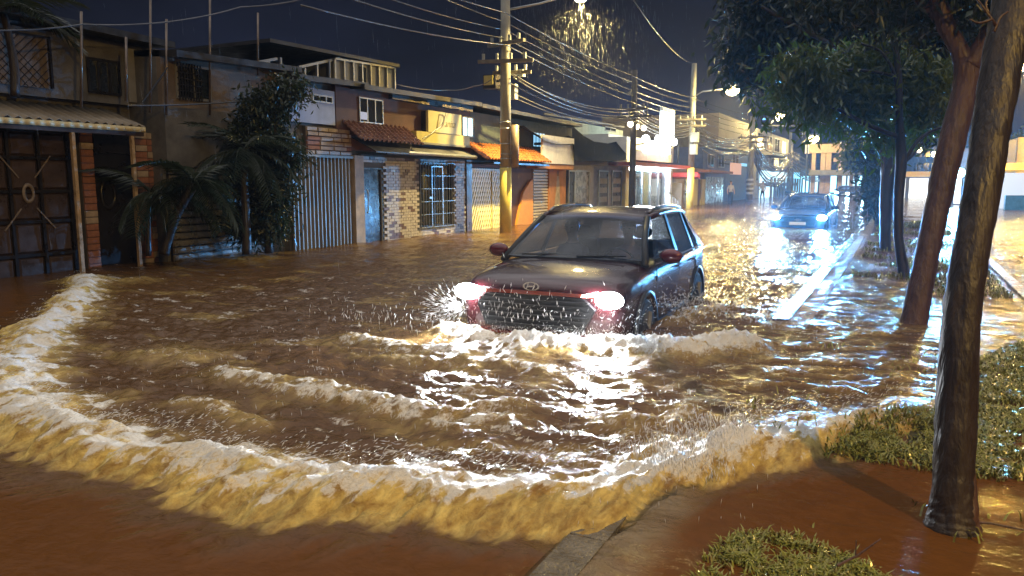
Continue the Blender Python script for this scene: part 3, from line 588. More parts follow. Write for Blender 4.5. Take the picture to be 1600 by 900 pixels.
# lattice gate
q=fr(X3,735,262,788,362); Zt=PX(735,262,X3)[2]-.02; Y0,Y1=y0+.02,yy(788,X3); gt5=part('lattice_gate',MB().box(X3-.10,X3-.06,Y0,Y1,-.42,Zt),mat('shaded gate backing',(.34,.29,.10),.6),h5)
M_lat=mat('yellow painted lattice',(.78,.70,.30),.45,var=.15,wet=.1)
lt=MB(); w_=Y1-Y0; hh_=Zt+.42; pz_=.42; slope=2.0
for sgn in (1,-1):
    nn=int((w_+hh_/slope)/.155)+2
    for i in range(-1,nn):
        a=Y0+i*.155-(hh_/slope if sgn>0 else 0)+(0 if sgn>0 else 0)
        if sgn>0: ys0,zs0=a,-.42; ye,ze=a+hh_/slope,Zt
        else: ys0,zs0=a+hh_/slope-hh_/slope,Zt; ye,ze=a+hh_/slope,-.42
        # clip to the frame
        def clip(ya,za,yb,zb):
            t0,t1=0.,1.; dy=yb-ya
            if dy!=0:
                ta,tb=(Y0-ya)/dy,(Y1-ya)/dy
                if ta>tb: ta,tb=tb,ta
                t0,t1=max(t0,ta),min(t1,tb)
            if t1-t0<.02: return None
            return (ya+dy*t0,za+(zb-za)*t0,ya+dy*t1,za+(zb-za)*t1)
        a0_=a if sgn>0 else a-hh_/slope*0
        cl=clip(ys0,zs0,ye,ze)
        if cl: lt.bar((X3-.03+(.012 if sgn>0 else 0),cl[0],cl[1]),(X3-.03+(.012 if sgn>0 else 0),cl[2],cl[3]),.02,.072)
part('lattice',lt,M_lat,gt5,kind='stuff')
part('gate_frame',MB().box(X3-.05,X3+.02,Y0-.02,Y0+.03,-.42,Zt).box(X3-.05,X3+.02,Y1-.04,Y1,-.42,Zt).box(X3-.05,X3+.019,Y0+.03,Y1-.04,Zt-.05,Zt-.001).box(X3-.05,X3+.019,(Y0+Y1)/2+.25,(Y0+Y1)/2+.29,-.42,Zt-.05),M_lat,gt5)
# orange gable shape, shutter, mural pier
ya_,yb_=yy(800,X3),yy(834,X3)
part('lower_wall',MB().box(X3-.148,X3-.06,yy(792,X3),yy(834,X3),-.42,PX(810,258,X3)[2]),M_red,h5)
pr=MB(); a=[PX(806,332,X3+.05),PX(833,332,X3+.05),PX(833,280,X3+.05),PX(829,283,X3+.05),PX(818,301,X3+.05)]
a=[(p[1],p[2]) for p in a]; a[0]=(a[0][0],-.2);a[1]=(a[1][0],-.2)
pr.add([(X3-.05,y,z) for y,z in a]+[(X3+.05,y,z) for y,z in a],[(0,1,2,3,4)[::-1],(5,6,7,8,9)]+[(i,(i+1)%5,5+(i+1)%5,5+i) for i in range(5)]); part('buttress',pr,mat('bright orange plaster',(.72,.30,.05),.6,var=.15),h5)
q=fr(X3,834,262,856,334); s5=part('shutter',MB().box(X3-.12,X3-.05,q[0],q[1],-.42,PX(840,268,X3)[2]),M_dark,h5)
mb=MB(); z=-.4; zt_=PX(840,262,X3)[2]
while z<zt_: mb.hexa([(X3-.05,q[0],z),(X3-.05,q[1],z),(X3-.05,q[1],z+.1),(X3-.05,q[0],z+.1),(X3+.0,q[0],z+.03),(X3+.0,q[1],z+.03),(X3+.0,q[1],z+.085),(X3+.0,q[0],z+.085)]); z+=.115
part('shutter_slats',mb,mat('cream shutter slats',(.58,.47,.28),.4,.1,var=.2),s5,kind='stuff')
q=fr(X3,857,262,883); pm=part('mural_pier',MB().box(X3-.148,X3+.04,q[0],q[1],-.42,PX(868,262,X3)[2]),M_orange,h5)
# simple robed figure as flat paint relief on the pier
yc=(q[0]+q[1])/2; zc=PX(868,275,X3)[2]
robe=[(-.10,.0),(.12,.0),(.20,-.5),(.30,-1.5),(.34,-2.1),(-.40,-2.1),(-.34,-1.2),(-.18,-.5)]
mb=MB(); mb.add([(X3+.044,yc+y*.9,zc+z*.9) for y,z in robe],[tuple(range(8))]); part('painted_robe',mb,mat('painted cream robe',(.50,.40,.28),.7,var=.4,vs=4),pm)
mb=MB(); mb.cyl((X3+.043,yc,zc+.1),.11,.008,14,'x'); part('painted_head',mb,mat('painted brown head',(.28,.16,.10),.7),pm)
window(h5,X3+.002,fr(X3,832,206,851,231),m=emat('window lit blue',(.30,.68,1.),1.0),fm=M_dark,mull=3,fw=.02)
bb=thing('billboard','blank white billboard panel mounted over the mural pier','sign',(X3+.5,PX(872,240,X3)[1],2.3))
q=fr(X3+.5,848,213,897,262); P0=PX(848,214,X3+.5);P1=PX(897,223,X3+.5)
part('board',MB().box(X3+.42,X3+.5,P0[1],P1[1],PX(870,256,X3+.5)[2],P1[2]+.16),mat('blank white panel',(.8,.77,.74),.5,var=.15),bb)
part('frame',MB().box(X3+.0,X3+.42,P0[1]+.3,P0[1]+.36,P1[2]-.2,P1[2]-.1).box(X3+.0,X3+.42,P1[1]-.6,P1[1]-.54,P1[2]-.2,P1[2]-.1),M_dark,bb)
part('ledge',MB().box(X3-.0,X3+.45,P0[1]-.3,P1[1]+.1,PX(870,262,X3+.45)[2]-.05,PX(870,257,X3+.45)[2]),M_orange,h5)
# ---- house six: black shade net, grey shop fronts
h6=thing('house','low grey shop house half covered by a sagging black shade net','shop house',(X3-3,31,0))
y0,y1=yy(893,X3)+.03,yy(976,X3)
part('wall',MB().box(X3-6,X3-.15,y0,y1,-.42,PX(935,235,X3)[2]),M_grey,h6)
Xc=X3-2.6; q=fr(Xc,848,176,972,225); part('upper_wall',MB().box(Xc-4,Xc,q[0],yy(972,Xc),1.5,PX(940,198,Xc)[2]),M_cream,h6)
for px in (925,): window(h6,Xc+.002,fr(Xc,945,197,962,207),fm=M_lwall,mull=1,fw=.06)
part('parapet_rail',MB().bar((Xc+.05,q[0],PX(910,190,Xc)[2]+.02),(Xc+.05,yy(972,Xc),PX(972,200,Xc)[2]+.06),.08),M_lwall,h6)
zl=PX(930,254,X3)[2]; part('lintel',MB().box(X3-.149,X3+.1,y0,y1,zl-.15,PX(935,245,X3)[2]+.1),M_lwall,h6)
part('lower_wall',MB().box(X3-.148,X3,y0,y1,-.42,zl-.152),mat('grey lilac painted wall',(.30,.29,.33),.6,var=.4,vs=3,wet=.1),h6)
for a,b_ in ((888,896),(898,919),(935,949),(956,970)):
    q=fr(X3,a,266,b_); z1=PX(a,268,X3)[2]; d_=part('door',MB().box(X3+.002,X3+.03,q[0],q[1],-.42,z1),M_dark if a!=898 else M_shut,h6)
    part('door_frame',MB().box(X3+.001,X3+.06,q[0]-.06,q[0],-.42,z1).box(X3+.001,X3+.06,q[1],q[1]+.06,-.42,z1).box(X3+.001,X3+.06,q[0]-.06,q[1]+.06,z1,z1+.06),M_alu,d_)
    if a>930:
        m_=MB()
        for k_ in range(4): m_.box(X3+.031,X3+.04,q[0]+.1,q[1]-.1,.2+.42*k_,.45+.42*k_)
        part('panel',m_,M_lwall,d_)
# shade net: draped sheet
net=MB(); A=[PX(800,185,X3+.4),PX(860,205,X3+.5),PX(893,190,X3+.2),PX(925,212,X3+.4),PX(976,220,X3+.3)]
pts_top=[(795,184),(815,190),(848,205),(872,206),(884,199),(891,191),(899,201),(912,212),(928,221),(950,224),(978,218)]
pts_bot=[(818,196),(840,212),(851,220),(870,226),(897,226),(897,250),(905,252),(920,252),(935,252),(955,252),(978,250)]
vs=[];fs=[];K=7
for (a,b_),(c,d_) in zip(pts_top,pts_bot):
    p0=PX(a,b_,X3-.3);p1=PX(c,d_,X3+.6)
    for k_ in range(K):
        t=k_/(K-1); p=p0*(1-t)+p1*t; vs.append((p[0],p[1],p[2]-.12*math.sin(math.pi*t)))
for i in range(len(pts_top)-1):
    for k_ in range(K-1): a=i*K+k_; fs.append((a,a+K,a+K+1,a+1))
net.add(vs,fs); single('shade_net',net,mat('black shade netting',(.008,.009,.011),.9,var=.3,vs=20,spec=.05),'black shade net sagging in peaks over the grey shop house','shade net',smooth=True)
# ---- pharmacy: brightly lit shop
X7=X3+.2
h7=thing('shop','brightly lit white shop with glowing fascia and glass front beyond the second pole','shop',(X7-3,40,0))
y0,y1=yy(977,X7),yy(1050,X7); zf=PX(1015,262,X7)[2]; ztp=PX(1012,214,X7)[2]
M_w=mat('white gloss panel',(.7,.73,.75),.35,var=.1)
part('wall',MB().box(X7-6,X7-.9,y0,y1,-.42,ztp),M_w,h7)
part('pier',MB().box(X7-.9,X7+.02,y0,y0+.5,-.42,zf),M_yel,h7); part('pier',MB().box(X7-.9,X7,y1-.4,y1,-.42,zf),M_w,h7)
part('fascia',MB().box(X7-.9,X7+.03,y0,y1,zf+.35,ztp-.15),M_w,h7)
part('canopy',MB().box(X7-.9,X7+1.1,y0-2.2,y1,zf,zf+.16),mat('red canopy edge',(.30,.05,.04),.5),h7)
M_fas=emat('lit white fascia',(.85,.97,1.),9.); M_fy=emat('lit yellow fascia',(1.,.85,.35),2.2)
q=fr(X7,1003,217,1044,241); part('sign_panel',MB().box(X7+.04,X7+.12,q[0],q[1],q[2],q[3]-.05),M_fas,h7,label='glowing white fascia panel')
q=fr(X7,985,214,1003,235); part('sign_panel',MB().box(X7+.04,X7+.12,q[0]+.05,q[1]-.03,q[2],q[3]),M_fy,h7,label='glowing pale yellow fascia panel')
q=fr(X7,979,222,985,250); part('sign_panel',MB().box(X7+.04,X7+.14,q[0],q[1],q[2]-.1,q[3]+.1),M_fy,h7,label='narrow lit yellow sign strip')
q=fr(X7,990,266,1046,318); part('ceiling_light',MB().box(X7-.7,X7-.2,q[0],q[1],zf-.12,zf-.05),emat('shop ceiling light',(.8,.95,1.),300.),h7)
n_=5
for i in range(n_):
    ya_=y0+.55+(y1-y0-1.)*i/n_; yb_=ya_+(y1-y0-1.)/n_; w_=window(h7,X7-.25,(ya_,yb_,-.42,zf-.15),m=glassmat('shop glass',(.6,.8,.85),.08),fm=M_alu,mull=0,p=.04,fw=.05,name='shopfront_window')
for i in range(4):
    ya_=y0+.9+i*1.9; sh_=MB()
    for z in (0.,.45,.9,1.3): sh_.box(X7-.86,X7-.5,ya_,ya_+1.4,z,z+.03)
    s_=part('shelf_unit',sh_,M_alu,h7)
    it=MB()
    for z in (.03,.48,.93):
        for k_ in range(9): it.box(X7-.8,X7-.6,ya_+.05+k_*.15,ya_+.16+k_*.15,z+.003,z+.003+random.uniform(.12,.34))
    part('goods',it,mat('blue and white cartons',(.15,.45,.7),.5,var=.8,vs=3,col2=(.7,.7,.7)),s_,kind='stuff')
light('AREA',(X7+.25,(y0+y1)/2,zf-.25),1000,(.88,.96,1.),name='shop_light').rotation_euler=(0,-.9,0)
bpy.data.objects['shop_light'].data.size=1.2; bpy.data.objects['shop_light'].data.shape='RECTANGLE'; bpy.data.objects['shop_light'].data.size_y=7
py_=thing('pylon_sign','tall glowing white sign box standing above the bright shop roof','sign',(X7+.6,yy(1044,X7+.6),3.))
q=fr(X7+.6,1036,171,1053,220); part('sign_box',MB().box(X7+.45,X7+.6,q[0],q[1],PX(1044,221,X7+.6)[2],PX(1044,176,X7+.6)[2]),emat('lit white sign box',(.85,1.,.97),9.),py_)
part('sign_cap',MB().box(X7+.44,X7+.61,q[0]-.02,q[1]+.02,PX(1044,176,X7+.6)[2]+.002,PX(1044,169,X7+.6)[2]),M_w,py_)
part('post',MB().box(X7+.50,X7+.56,yy(1044,X7)-.05,yy(1044,X7)+.05,zf+.3,PX(1044,221,X7+.6)[2]-.002),M_dark,py_)
for i,(px,py) in enumerate(((1009,217),(1029,217),(1053,222))):
    c=PX(px,py,X7+.7); f_=thing('floodlight','%s small round floodlight glowing on the bright shop roof edge'%('left','middle','right')[i] if 0 else ['first small glowing floodlight above the pale yellow fascia','second small glowing floodlight over the white fascia','glowing floodlight at the foot of the tall sign box'][i],'floodlight',c,'floodlights on the shop roof')
    part('lamp_glass',MB().ball(c,.20,12,8),emat('flood lamp',(.9,1.,1.),16.),f_,smooth=True); part('bracket',MB().bar((c[0],c[1],c[2]-.2),(c[0]-.6,c[1],c[2]-.3),.05),M_dark,f_)
# ================================================================== FARTHER BUILDINGS
def PD(px,py,d): return O+ray(px,py)*d
M_litw=emat('lit shop interior',(.62,.9,1.),1.6); M_warm=emat('warm lit window',(1.,.75,.4),1.6)
h8=thing('shop_house','low tan shop row with brown awning and red awning beside the lit shop','shop house',(X3-3,52,0))
y0,y1=yy(1051,X3)+.05,yy(1103,X3)
part('wall',MB().box(X3-6,X3-.1,y0,y1,-.42,PX(1075,262,X3)[2]),M_beige,h8)
part('awning',MB().hexa([(X3-.1,y0,3.1),(X3-.1,y0,3.2),(X3+1.6,y0,2.45),(X3+1.6,y0,2.3),(X3-.1,y0+7,3.1),(X3-.1,y0+7,3.2),(X3+1.6,y0+7,2.45),(X3+1.6,y0+7,2.3)]) if 0 else MB().bar((X3+.7,y0+.1,PX(1045,272,X3+.7)[2]),(X3+.7,yy(1074,X3+.7),PX(1074,276,X3+.7)[2]),1.5,.25),mat('red awning',(.5,.04,.04),.5),h8,label='red awning')
part('awning',MB().bar((X3+.6,yy(1094,X3+.6),PX(1094,267,X3+.6)[2]),(X3+.6,yy(1132,X3+.6),PX(1132,270,X3+.6)[2]),1.2,.16),mat('brown awning',(.22,.09,.06),.5),h8,label='brown awning')
part('low_wall',MB().box(X3-.09,X3+.5,y0+.2,yy(1066,X3+.5),-.42,PX(1055,286,X3+.5)[2]),M_lwall,h8)
for a,b_ in ((1071,1078),(1083,1090),(1096,1102)):
    q=fr(X3,a,282,b_); part('door',MB().box(X3-.09,X3+.03,q[0],q[1],-.42,PX(a,280,X3)[2]),M_yel if a>1080 else M_shut,h8)
mb=MB(); c=G(1046,318); e_=PX(1046,318,X3+1.2)
for k_ in range(5): yv=yy(1044+k_*4,X3+1.2); mb.bar((X3+1.2,yv,-.4),(X3+1.2,yv,PX(1044+k_*4,300+k_*3,X3+1.2)[2]),.05)
mb.bar((X3+1.2,yy(1044,X3+1.2),PX(1044,300,X3+1.2)[2]),(X3+1.2,yy(1060,X3+1.2),PX(1060,312,X3+1.2)[2]),.05); part('handrail',mb,M_alu,h8)
h9=thing('apartment_building','tall blank beige building with dark blue recessed shopfront beyond the third pole','building',(X3-4,64,0))
y0,y1=yy(1104,X3),yy(1178,X3); zt_=PX(1120,175,X3)[2]; zm=PX(1140,231,X3)[2]
part('wall',MB().box(X3-9,X3-.3,y0,y1,-.42,zm-.2),mat('dark blue wall',(.08,.11,.24),.6,var=.3),h9)
part('upper_wall',MB().box(X3-9,X3,yy(1120,X3),y1,zm,zt_),mat('beige grey upper wall',(.30,.26,.22),.7,var=.25,vs=.8,bump=.5),h9)
part('upper_wall',MB().box(X3-9,X3-.1,y0,yy(1120,X3)-.05,zm-.199,PX(1110,212,X3)[2]),M_grey,h9)
for a in (1112,1128,1150): 
    q=fr(X3,a,240,a+9,262); window(h9,X3-.28,q,m=M_pane,mull=1,fw=.06)
q=fr(X3,1108,270,1135); part('shutter',MB().box(X3-.29,X3-.2,q[0],q[1],-.42,PX(1110,276,X3)[2]),M_shut,h9)
c=PX(1150,263,X3+1.); sg2=thing('signboard','small orange hanging sign on the dark blue shopfront','sign',c)
q=fr(X3+1.,1143,254,1158,273); part('board',MB().box(X3+.9,X3+1.,q[0],q[1],q[2],q[3]),emat('orange sign',(1.,.42,.25),.55),sg2); part('arm',MB().bar((X3-.3,(q[0]+q[1])/2,q[3]),(X3+.9,(q[0]+q[1])/2,q[3]-.1),.06),M_dark,sg2)
sg3=thing('signboard','tiny cyan lit sign right of the orange hanging sign','sign',PX(1163,258,X3+1.)); q=fr(X3+1.,1159,255,1167,260); part('board',MB().box(X3+.9,X3+1.,q[0],q[1],q[2],q[3]),emat('cyan sign',(.2,.7,1.),1.),sg3)
h10=thing('building','white three storey building with lit balcony lamps far down the left side','building',(X3-4,85,0))
y0,y1=yy(1180,X3),yy(1238,X3); zt_=PX(1192,203,X3)[2]
part('wall',MB().box(X3-9,X3-.1,y0,y1,-.42,zt_),mat('off white wall',(.42,.40,.40),.7,var=.3,vs=1),h10)
for r,z in enumerate((.34,.58,.8)):
    for c_ in range(5):
        ya_=y0+(y1-y0)*(c_+.15)/5; window(h10,X3-.09,(ya_,ya_+(y1-y0)*.13,zt_*z-.6,zt_*z+1.),m=M_warm if (r*5+c_)%6==1 else M_pane,mull=1,fw=.09)
    part('balcony',MB().box(X3-.09,X3+1.1,y0+2,y1-4,zt_*z-1.1,zt_*z-.75),M_lwall,h10)
mb=MB()
for i in range(12): yv=y0+(y1-y0)*(i+.5)/12; mb.box(X3+1.2,X3+1.35,yv-.3,yv+.3,-.4,PX(1200,278,X3)[2])
part('column',mb,M_lwall,h10,kind='stuff')
mb=MB(); mb.box(X3-.08,X3+.05,y0+3,y1-3,-.1,2.6); part('lit_shopfront',mb,M_litw,h10)
h10b=thing('shop_house','dim grey blue shop row at the far end of the left side','shop house',(X3-4,120,0))
y0=yy(1238,X3); part('wall',MB().box(X3-9,X3,y0,y0+30,-.42,5.2),M_grey,h10b); part('lit_shopfront',MB().box(X3+.005,X3+.1,y0+1,y0+26,.1,2.8),emat('cyan lit shopfront',(.2,.75,1.),1.5),h10b)
# cross street building / overpass
YB=100
def pyb(px,py): return PY(px,py,YB)
ov=thing('footbridge','tan concrete footbridge frame crossing the far end of the street','bridge',pyb(1300,290))
M_tan=mat('tan painted concrete',(.55,.40,.30),.7,var=.2)
a,b_=pyb(1266,226),pyb(1372,238); part('beam',MB().box(a[0],b_[0],YB-1,YB+1,b_[2],a[2]),M_tan,ov)
for x0,x1_ in ((1270,1273),(1284,1288),(1292,1297),(1312,1315),(1330,1332),(1350,1353)):
    a,b_=pyb(x0,238),pyb(x1_,300); part('column',MB().box(a[0],b_[0],YB-.8,YB-.1,-.42,a[2]-.003),M_tan,ov)
a,b_=pyb(1292,247),pyb(1316,253); part('beam',MB().box(a[0]+.8,b_[0]-.2,YB-.79,YB-.2,b_[2],a[2]),M_tan,ov)
a,b_=pyb(1266,266),pyb(1372,274); part('deck',MB().box(a[0],b_[0],YB-1.6,YB-.82,b_[2],a[2]),M_lwall,ov)
end=thing('market_hall','dark hall with brightly lit pale blue shop fronts closing the street','building',pyb(1320,290))
a,b_=PY(1240,232,YB+8),PY(1430,232,YB+8); part('wall',MB().box(a[0],b_[0],YB+8,YB+16,-.42,a[2]),mat('dark blue grey wall',(.07,.08,.12),.7,var=.4),end)
for i in range(7):
    x0=PY(1266+i*15,0,YB+7.9)[0]; x1_=PY(1266+i*15+12,0,YB+7.9)[0]; part('lit_shopfront',MB().box(x0,x1_,YB+7.9,YB+8-.003,.2,PY(1300,275,YB+8)[2]),M_litw if i%3 else emat('cool lit shop',(.35,.8,1.),3.),end)
for i in range(8):
    x0=PY(1270+i*18,0,YB+7.9)[0]; f_=MB().box(x0,x0+1.2,YB+7.9,YB+7.997,5.2,6.6); part('window',f_,M_pane if i%3 else M_warm,end)
# skyline and right side
YR=110
sk=thing('apartment_building','dark distant apartment block behind the trees on the right','building',(30,YR+20,0))
a,b_=PY(1395,215,YR+20),PY(1530,215,YR+20); part('wall',MB().box(a[0],b_[0],YR+20,YR+28,-.42,a[2]),mat('dark mauve wall',(.10,.09,.12),.7,var=.3),sk)
for r in range(3):
    for c_ in range(9):
        x0=a[0]+1+(b_[0]-a[0]-2)*c_/9; z0=.4+r*a[2]/3.4; part('window',MB().box(x0,x0+1.3,YR+19.9,YR+20-.003,z0,z0+1.5),M_warm if (r*9+c_)%7==2 else M_pane,sk)
st=thing('filling_station','yellow edged canopy with bright white forecourt seen between the trunks','station',PD(1440,290,85))
a,b_=PY(1412,268,78),PY(1456,276,78)
part('canopy',MB().box(a[0],b_[0],78,84,b_[2],a[2]),mat('yellow canopy',(.72,.42,.05),.5,emit=(1,.6,.1),es=.35),st)  # canopy sheet lit by its own weak emission
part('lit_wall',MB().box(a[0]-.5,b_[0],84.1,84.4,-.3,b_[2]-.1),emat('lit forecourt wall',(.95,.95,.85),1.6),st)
for t in (.1,.9): part('column',MB().box(a[0]+(b_[0]-a[0])*t,a[0]+(b_[0]-a[0])*t+.3,79,79.3,-.42,b_[2]-.003),M_lwall,st)
st2=thing('roadside_stall','bright roadside stall with yellow awning at the far right','stall',PD(1590,300,52))
YS=50; a,b_=PY(1568,262,YS),PY(1640,268,YS)
part('awning',MB().hexa([(a[0],YS,b_[2]),(b_[0],YS,b_[2]),(b_[0],YS+2.5,a[2]),(a[0],YS+2.5,a[2]),(a[0],YS,b_[2]+.1),(b_[0],YS,b_[2]+.1),(b_[0],YS+2.5,a[2]+.3),(a[0],YS+2.5,a[2]+.3)]),mat('yellow awning',(.7,.5,.05),.5,emit=(1,.7,.1),es=.3),st2)  # awning cloth given a faint glow of its own to look lit
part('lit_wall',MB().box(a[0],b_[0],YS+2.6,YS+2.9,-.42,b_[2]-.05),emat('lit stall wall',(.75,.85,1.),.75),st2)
part('counter',MB().box(a[0]+.3,a[0]+1.5,YS+.8,YS+1.4,-.42,.8),mat('blue counter',(.1,.3,.5),.4),st2)
rb=thing('house','tan lit house upper storey behind the yellow awning at the right edge','house',(22,56,0))
a,b_=PY(1558,214,55),PY(1690,262,55); part('wall',MB().box(a[0]+1.2,b_[0],56,62,-.42,a[2]),mat('tan wall lit',(.62,.44,.20),.6,var=.5,vs=1.2),rb)
part('lit_strip',MB().box(a[0]+.2,a[0]+.55,55.5,55.8,b_[2]+.1,b_[2]+1.4),emat('pale blue strip sign',(.5,.8,1.),1.5),rb); part('sign_wall',MB().box(a[0]-.3,a[0]+1.1,55.81,56.2,-.42,b_[2]+1.7),M_lwall,rb)
for i in range(3): part('window',MB().box(a[0]+1.6+i*2,a[0]+2.6+i*2,55.95,55.997,a[2]-2,a[2]-.9),M_pane if i else M_warm,rb)
wb=thing('shop','white lit shop front seen between the two leaning trunks','shop',PD(1498,300,60))
a,b_=PY(1470,279,60),PY(1545,316,60); part('wall',MB().box(a[0],b_[0],60.3,66,-.42,PY(1480,232,60)[2]),mat('slate wall',(.13,.14,.2),.6),wb)
for i in range(4): x0=a[0]+(b_[0]-a[0])*i/4; part('lit_window',MB().box(x0+.15,x0+(b_[0]-a[0])/4-.15,60.2,60.297,.1,PY(1480,279,60)[2]),emat('bright shop window',(.8,.95,1.),2.6),wb)
# ================================================================== UTILITY POLES, LAMPS, CABLES
M_conc=mat('grey yellow concrete pole',(.34,.32,.26),.5,var=.35,vs=5,bump=.5,wet=.2,stretch=(1,1,.4)); M_py=mat('yellow painted pole base',(.68,.55,.12),.45,var=.25,vs=6,bump=.4,wet=.15,stretch=(1,1,.4))
M_box=mat('grey meter box',(.42,.44,.42),.4,.2,var=.3); M_wire=mat('wet black grey cable',(.16,.16,.17),.22,.5,var=.3)
XP=-11.
def pole(px,ytop,w,label,yel=None,Xp=XP,m=None):
    y=yy(px,Xp); r=w/2*dep((Xp,y,0))/F; zt=PX(px,ytop,Xp)[2]; t=thing('utility_pole',label,'utility pole',(Xp,y,-.4),'utility poles along the left pavement')
    if yel:
        zy=PX(px,yel,Xp)[2]; part('painted_base',MB().tube([(Xp,y,-.42),(Xp,y,zy)],[r*1.12,r*1.04],14),M_py,t,smooth=True); zb=zy+.003
    else: zb=-.42
    part('shaft',MB().tube([(Xp,y,zb),(Xp,y,(zb+zt)/2),(Xp,y,zt)],[r,r*.9,r*.75],14),m or M_conc,t,smooth=True)
    return t,y,r,zt
def cobra(px,py,Y,polext,e,col=(1.,.76,.27),label='',size=.16,parent=None,zz=None,point=True,arm=None,es=60):
    c=PY(px,py,Y) if arm is None else arm; t=parent or thing('street_lamp',label,'street lamp',c)
    part('lamp_head',MB().ball((c[0]+.05,c[1],c[2]+size*.8),size*1.1,12,7,(1.4,.7,.35)),M_alu,t,smooth=True)
    lb=part('lamp_glass',MB().ball((c[0]+.05,c[1],c[2]),size,12,7,(1.1,.9,.85)),emat('sodium lamp %g'%es,(1.,.72,.30),es),t,smooth=True)
    if polext is not None: part('arm',MB().tube([polext,( (polext[0]*2+c[0])/3,c[1],polext[2]*.45+c[2]*.55+.1),(c[0]-.1,c[1],c[2]+.12)],.035,8),M_alu,t,smooth=True)
    if e: (light('SPOT',(c[0]+.05,c[1],c[2]-size*1.05),e,col,.12,154,(c[0]+.05,c[1],-1),1.,parent=t) if arm is not None else light('POINT',(c[0]+.05,c[1],c[2]-size*1.05),e,col,.12,parent=t))
    return t,c
# pole one
t1,yp1,r1,z1=pole(790,-70,17,'tall pole with yellow painted foot and strapped steel sleeve before the orange wall',262)
for py in (201,225,241,248,191): z=PX(790,py,XP)[2]; part('band',MB().cyl((XP,yp1,z),r1*1.02,.03,14),M_alu,t1,smooth=True)
za,zb_=PX(800,197,XP)[2],PX(800,262,XP)[2]; part('sleeve',MB().tube([(XP+r1*1.75,yp1+.05,za),(XP+r1*1.75,yp1+.05,zb_)],r1*.72,12),mat('rusty brown sleeve pipe',(.28,.20,.13),.5,.2,var=.4),t1,smooth=True)
def arm(t,y,z,l0,l1,w=.10,rot=0.,X=XP): 
    d=Vector((math.cos(rot),math.sin(rot),0)); part('crossarm',MB().bar((X+d.x*l0,y+d.y*l0,z),(X+d.x*l1,y+d.y*l1,z),w),mat('weathered crossarm',(.16,.14,.11),.6,var=.4),t)
    for k_ in range(4):
        l_=l0+(l1-l0)*(k_+.4)/4; part('insulator',MB().cyl((X+d.x*l_,y+d.y*l_,z+w/2+.09),.05,.17,8),M_box,t)
zA=[PX(790,py,XP)[2] for py in (97,112,70)]
arm(t1,yp1-.22,zA[0],-.75,.95,rot=.25); arm(t1,yp1+.22,zA[1],-.5,.7,rot=.25); arm(t1,yp1-.2,zA[2],-.6,.9,rot=-.3)
c=PD(769,128,dep((XP,yp1,0))); part('transformer_box',MB().box(c[0]-.22,c[0]+.22,c[1]-.2,c[1]+.15,c[2]-.22,c[2]+.2),M_dark,t1); part('box_lid',MB().box(c[0]-.17,c[0]+.15,c[1]-.23,c[1]-.203,c[2]-.12,c[2]+.17),M_yel,t1); part('bracket',MB().bar((c[0]+.2,c[1],c[2]),(XP,yp1,c[2]+.05),.06),M_dark,t1)
c=PD(802,143,dep((XP,yp1,0))); part('junction_box',MB().box(c[0]-.09,c[0]+.11,c[1]-.12,c[1]+.1,c[2]-.24,c[2]+.22),M_box,t1)
c=PD(812,115,dep((XP,yp1,0))); part('transformer_box',MB().box(c[0]-.13,c[0]+.15,c[1]-.1,c[1]+.1,c[2]-.1,c[2]+.12),M_box,t1)
lc=PY(905,-5,22.3); s1,c1_=cobra(905,0,22.3,(XP,yp1,PX(790,16,XP)[2]),8500,label='glowing yellow street lamp at the top edge over the flooded street',size=.2,arm=lc)
# pole two
t2,yp2,r2,z2=pole(988,108,11,'dark pole with cluster of floodlights in front of the bright shop',m=mat('dark wooden pole',(.10,.085,.07),.6,var=.3))
for i,(px,py) in enumerate(((985,194),(994.5,198),(1006,200))):
    c=PX(px,py,XP-.1); f_=thing('floodlight',['left','middle','right'][i]+' round floodlight of the three fixed below the cables on the dark pole','floodlight',c,'floodlights on the dark pole'); part('lamp_glass',MB().ball(c,.13,10,7),emat('warm flood lamp',(1.,.85,.6),22),f_,smooth=True); part('bracket',MB().bar(c,(XP,yp2,c[2]+.1),.04),M_dark,f_)
arm(t2,yp2-.18,PX(988,170,XP)[2],-.7,.7,.09); arm(t2,yp2-.18,PX(988,182,XP)[2],-.7,.9,.09)
# pole three
t3,yp3,r3,z3=pole(1079,96,10,'pole with yellow foot, grey meter boxes and a street lamp arm by the lit shop',262)
for (x0,y0_,x1_,y1_) in ((1085,208,1096,223),(1083,226,1093,242)):
    a=PD(x0,y0_,dep((XP,yp3-.4,0)));b_=PD(x1_,y1_,dep((XP,yp3-.4,0))); part('meter_box',MB().box(a[0],b_[0],yp3-.6,yp3-.2,b_[2],a[2]),M_box,t3)
arm(t3,yp3-.18,PX(1079,186,XP)[2],-.8,.8,.10,.3); arm(t3,yp3-.18,PX(1079,196,XP)[2],-.8,.8,.10,.3)
cobra(1143,141,yp3-1,(XP,yp3,PX(1083,152,XP)[2]),2800,label='glowing street lamp on a long arm from the pole by the lit shop',size=.34)
t4,yp4,r4,z4=pole(1172,180,10,'grey pole with striped black and white base and heavy cable bundles')
for i in range(4): z=PX(1172,302-i*7,XP)[2]; part('white_band',MB().cyl((XP,yp4,z),r4*1.1,.16,12),mat('white paint',(.75,.75,.72),.5),t4,smooth=True)
arm(t4,yp4-.3,PX(1172,214,XP)[2],-1,1.2,.14); arm(t4,yp4-.3,PX(1172,222,XP)[2],-1,1.2,.14)
t5,yp5,r5,z5=pole(1232,205,5,'slim pole with cable bundle beyond the striped pole')
c=PY(1217,182,yp4+8); cobra(1217,182,yp4+8,(XP,yp4+8,c[2]-1.2),2200,label='second glowing street lamp, above the long horizontal bracket',size=.42)
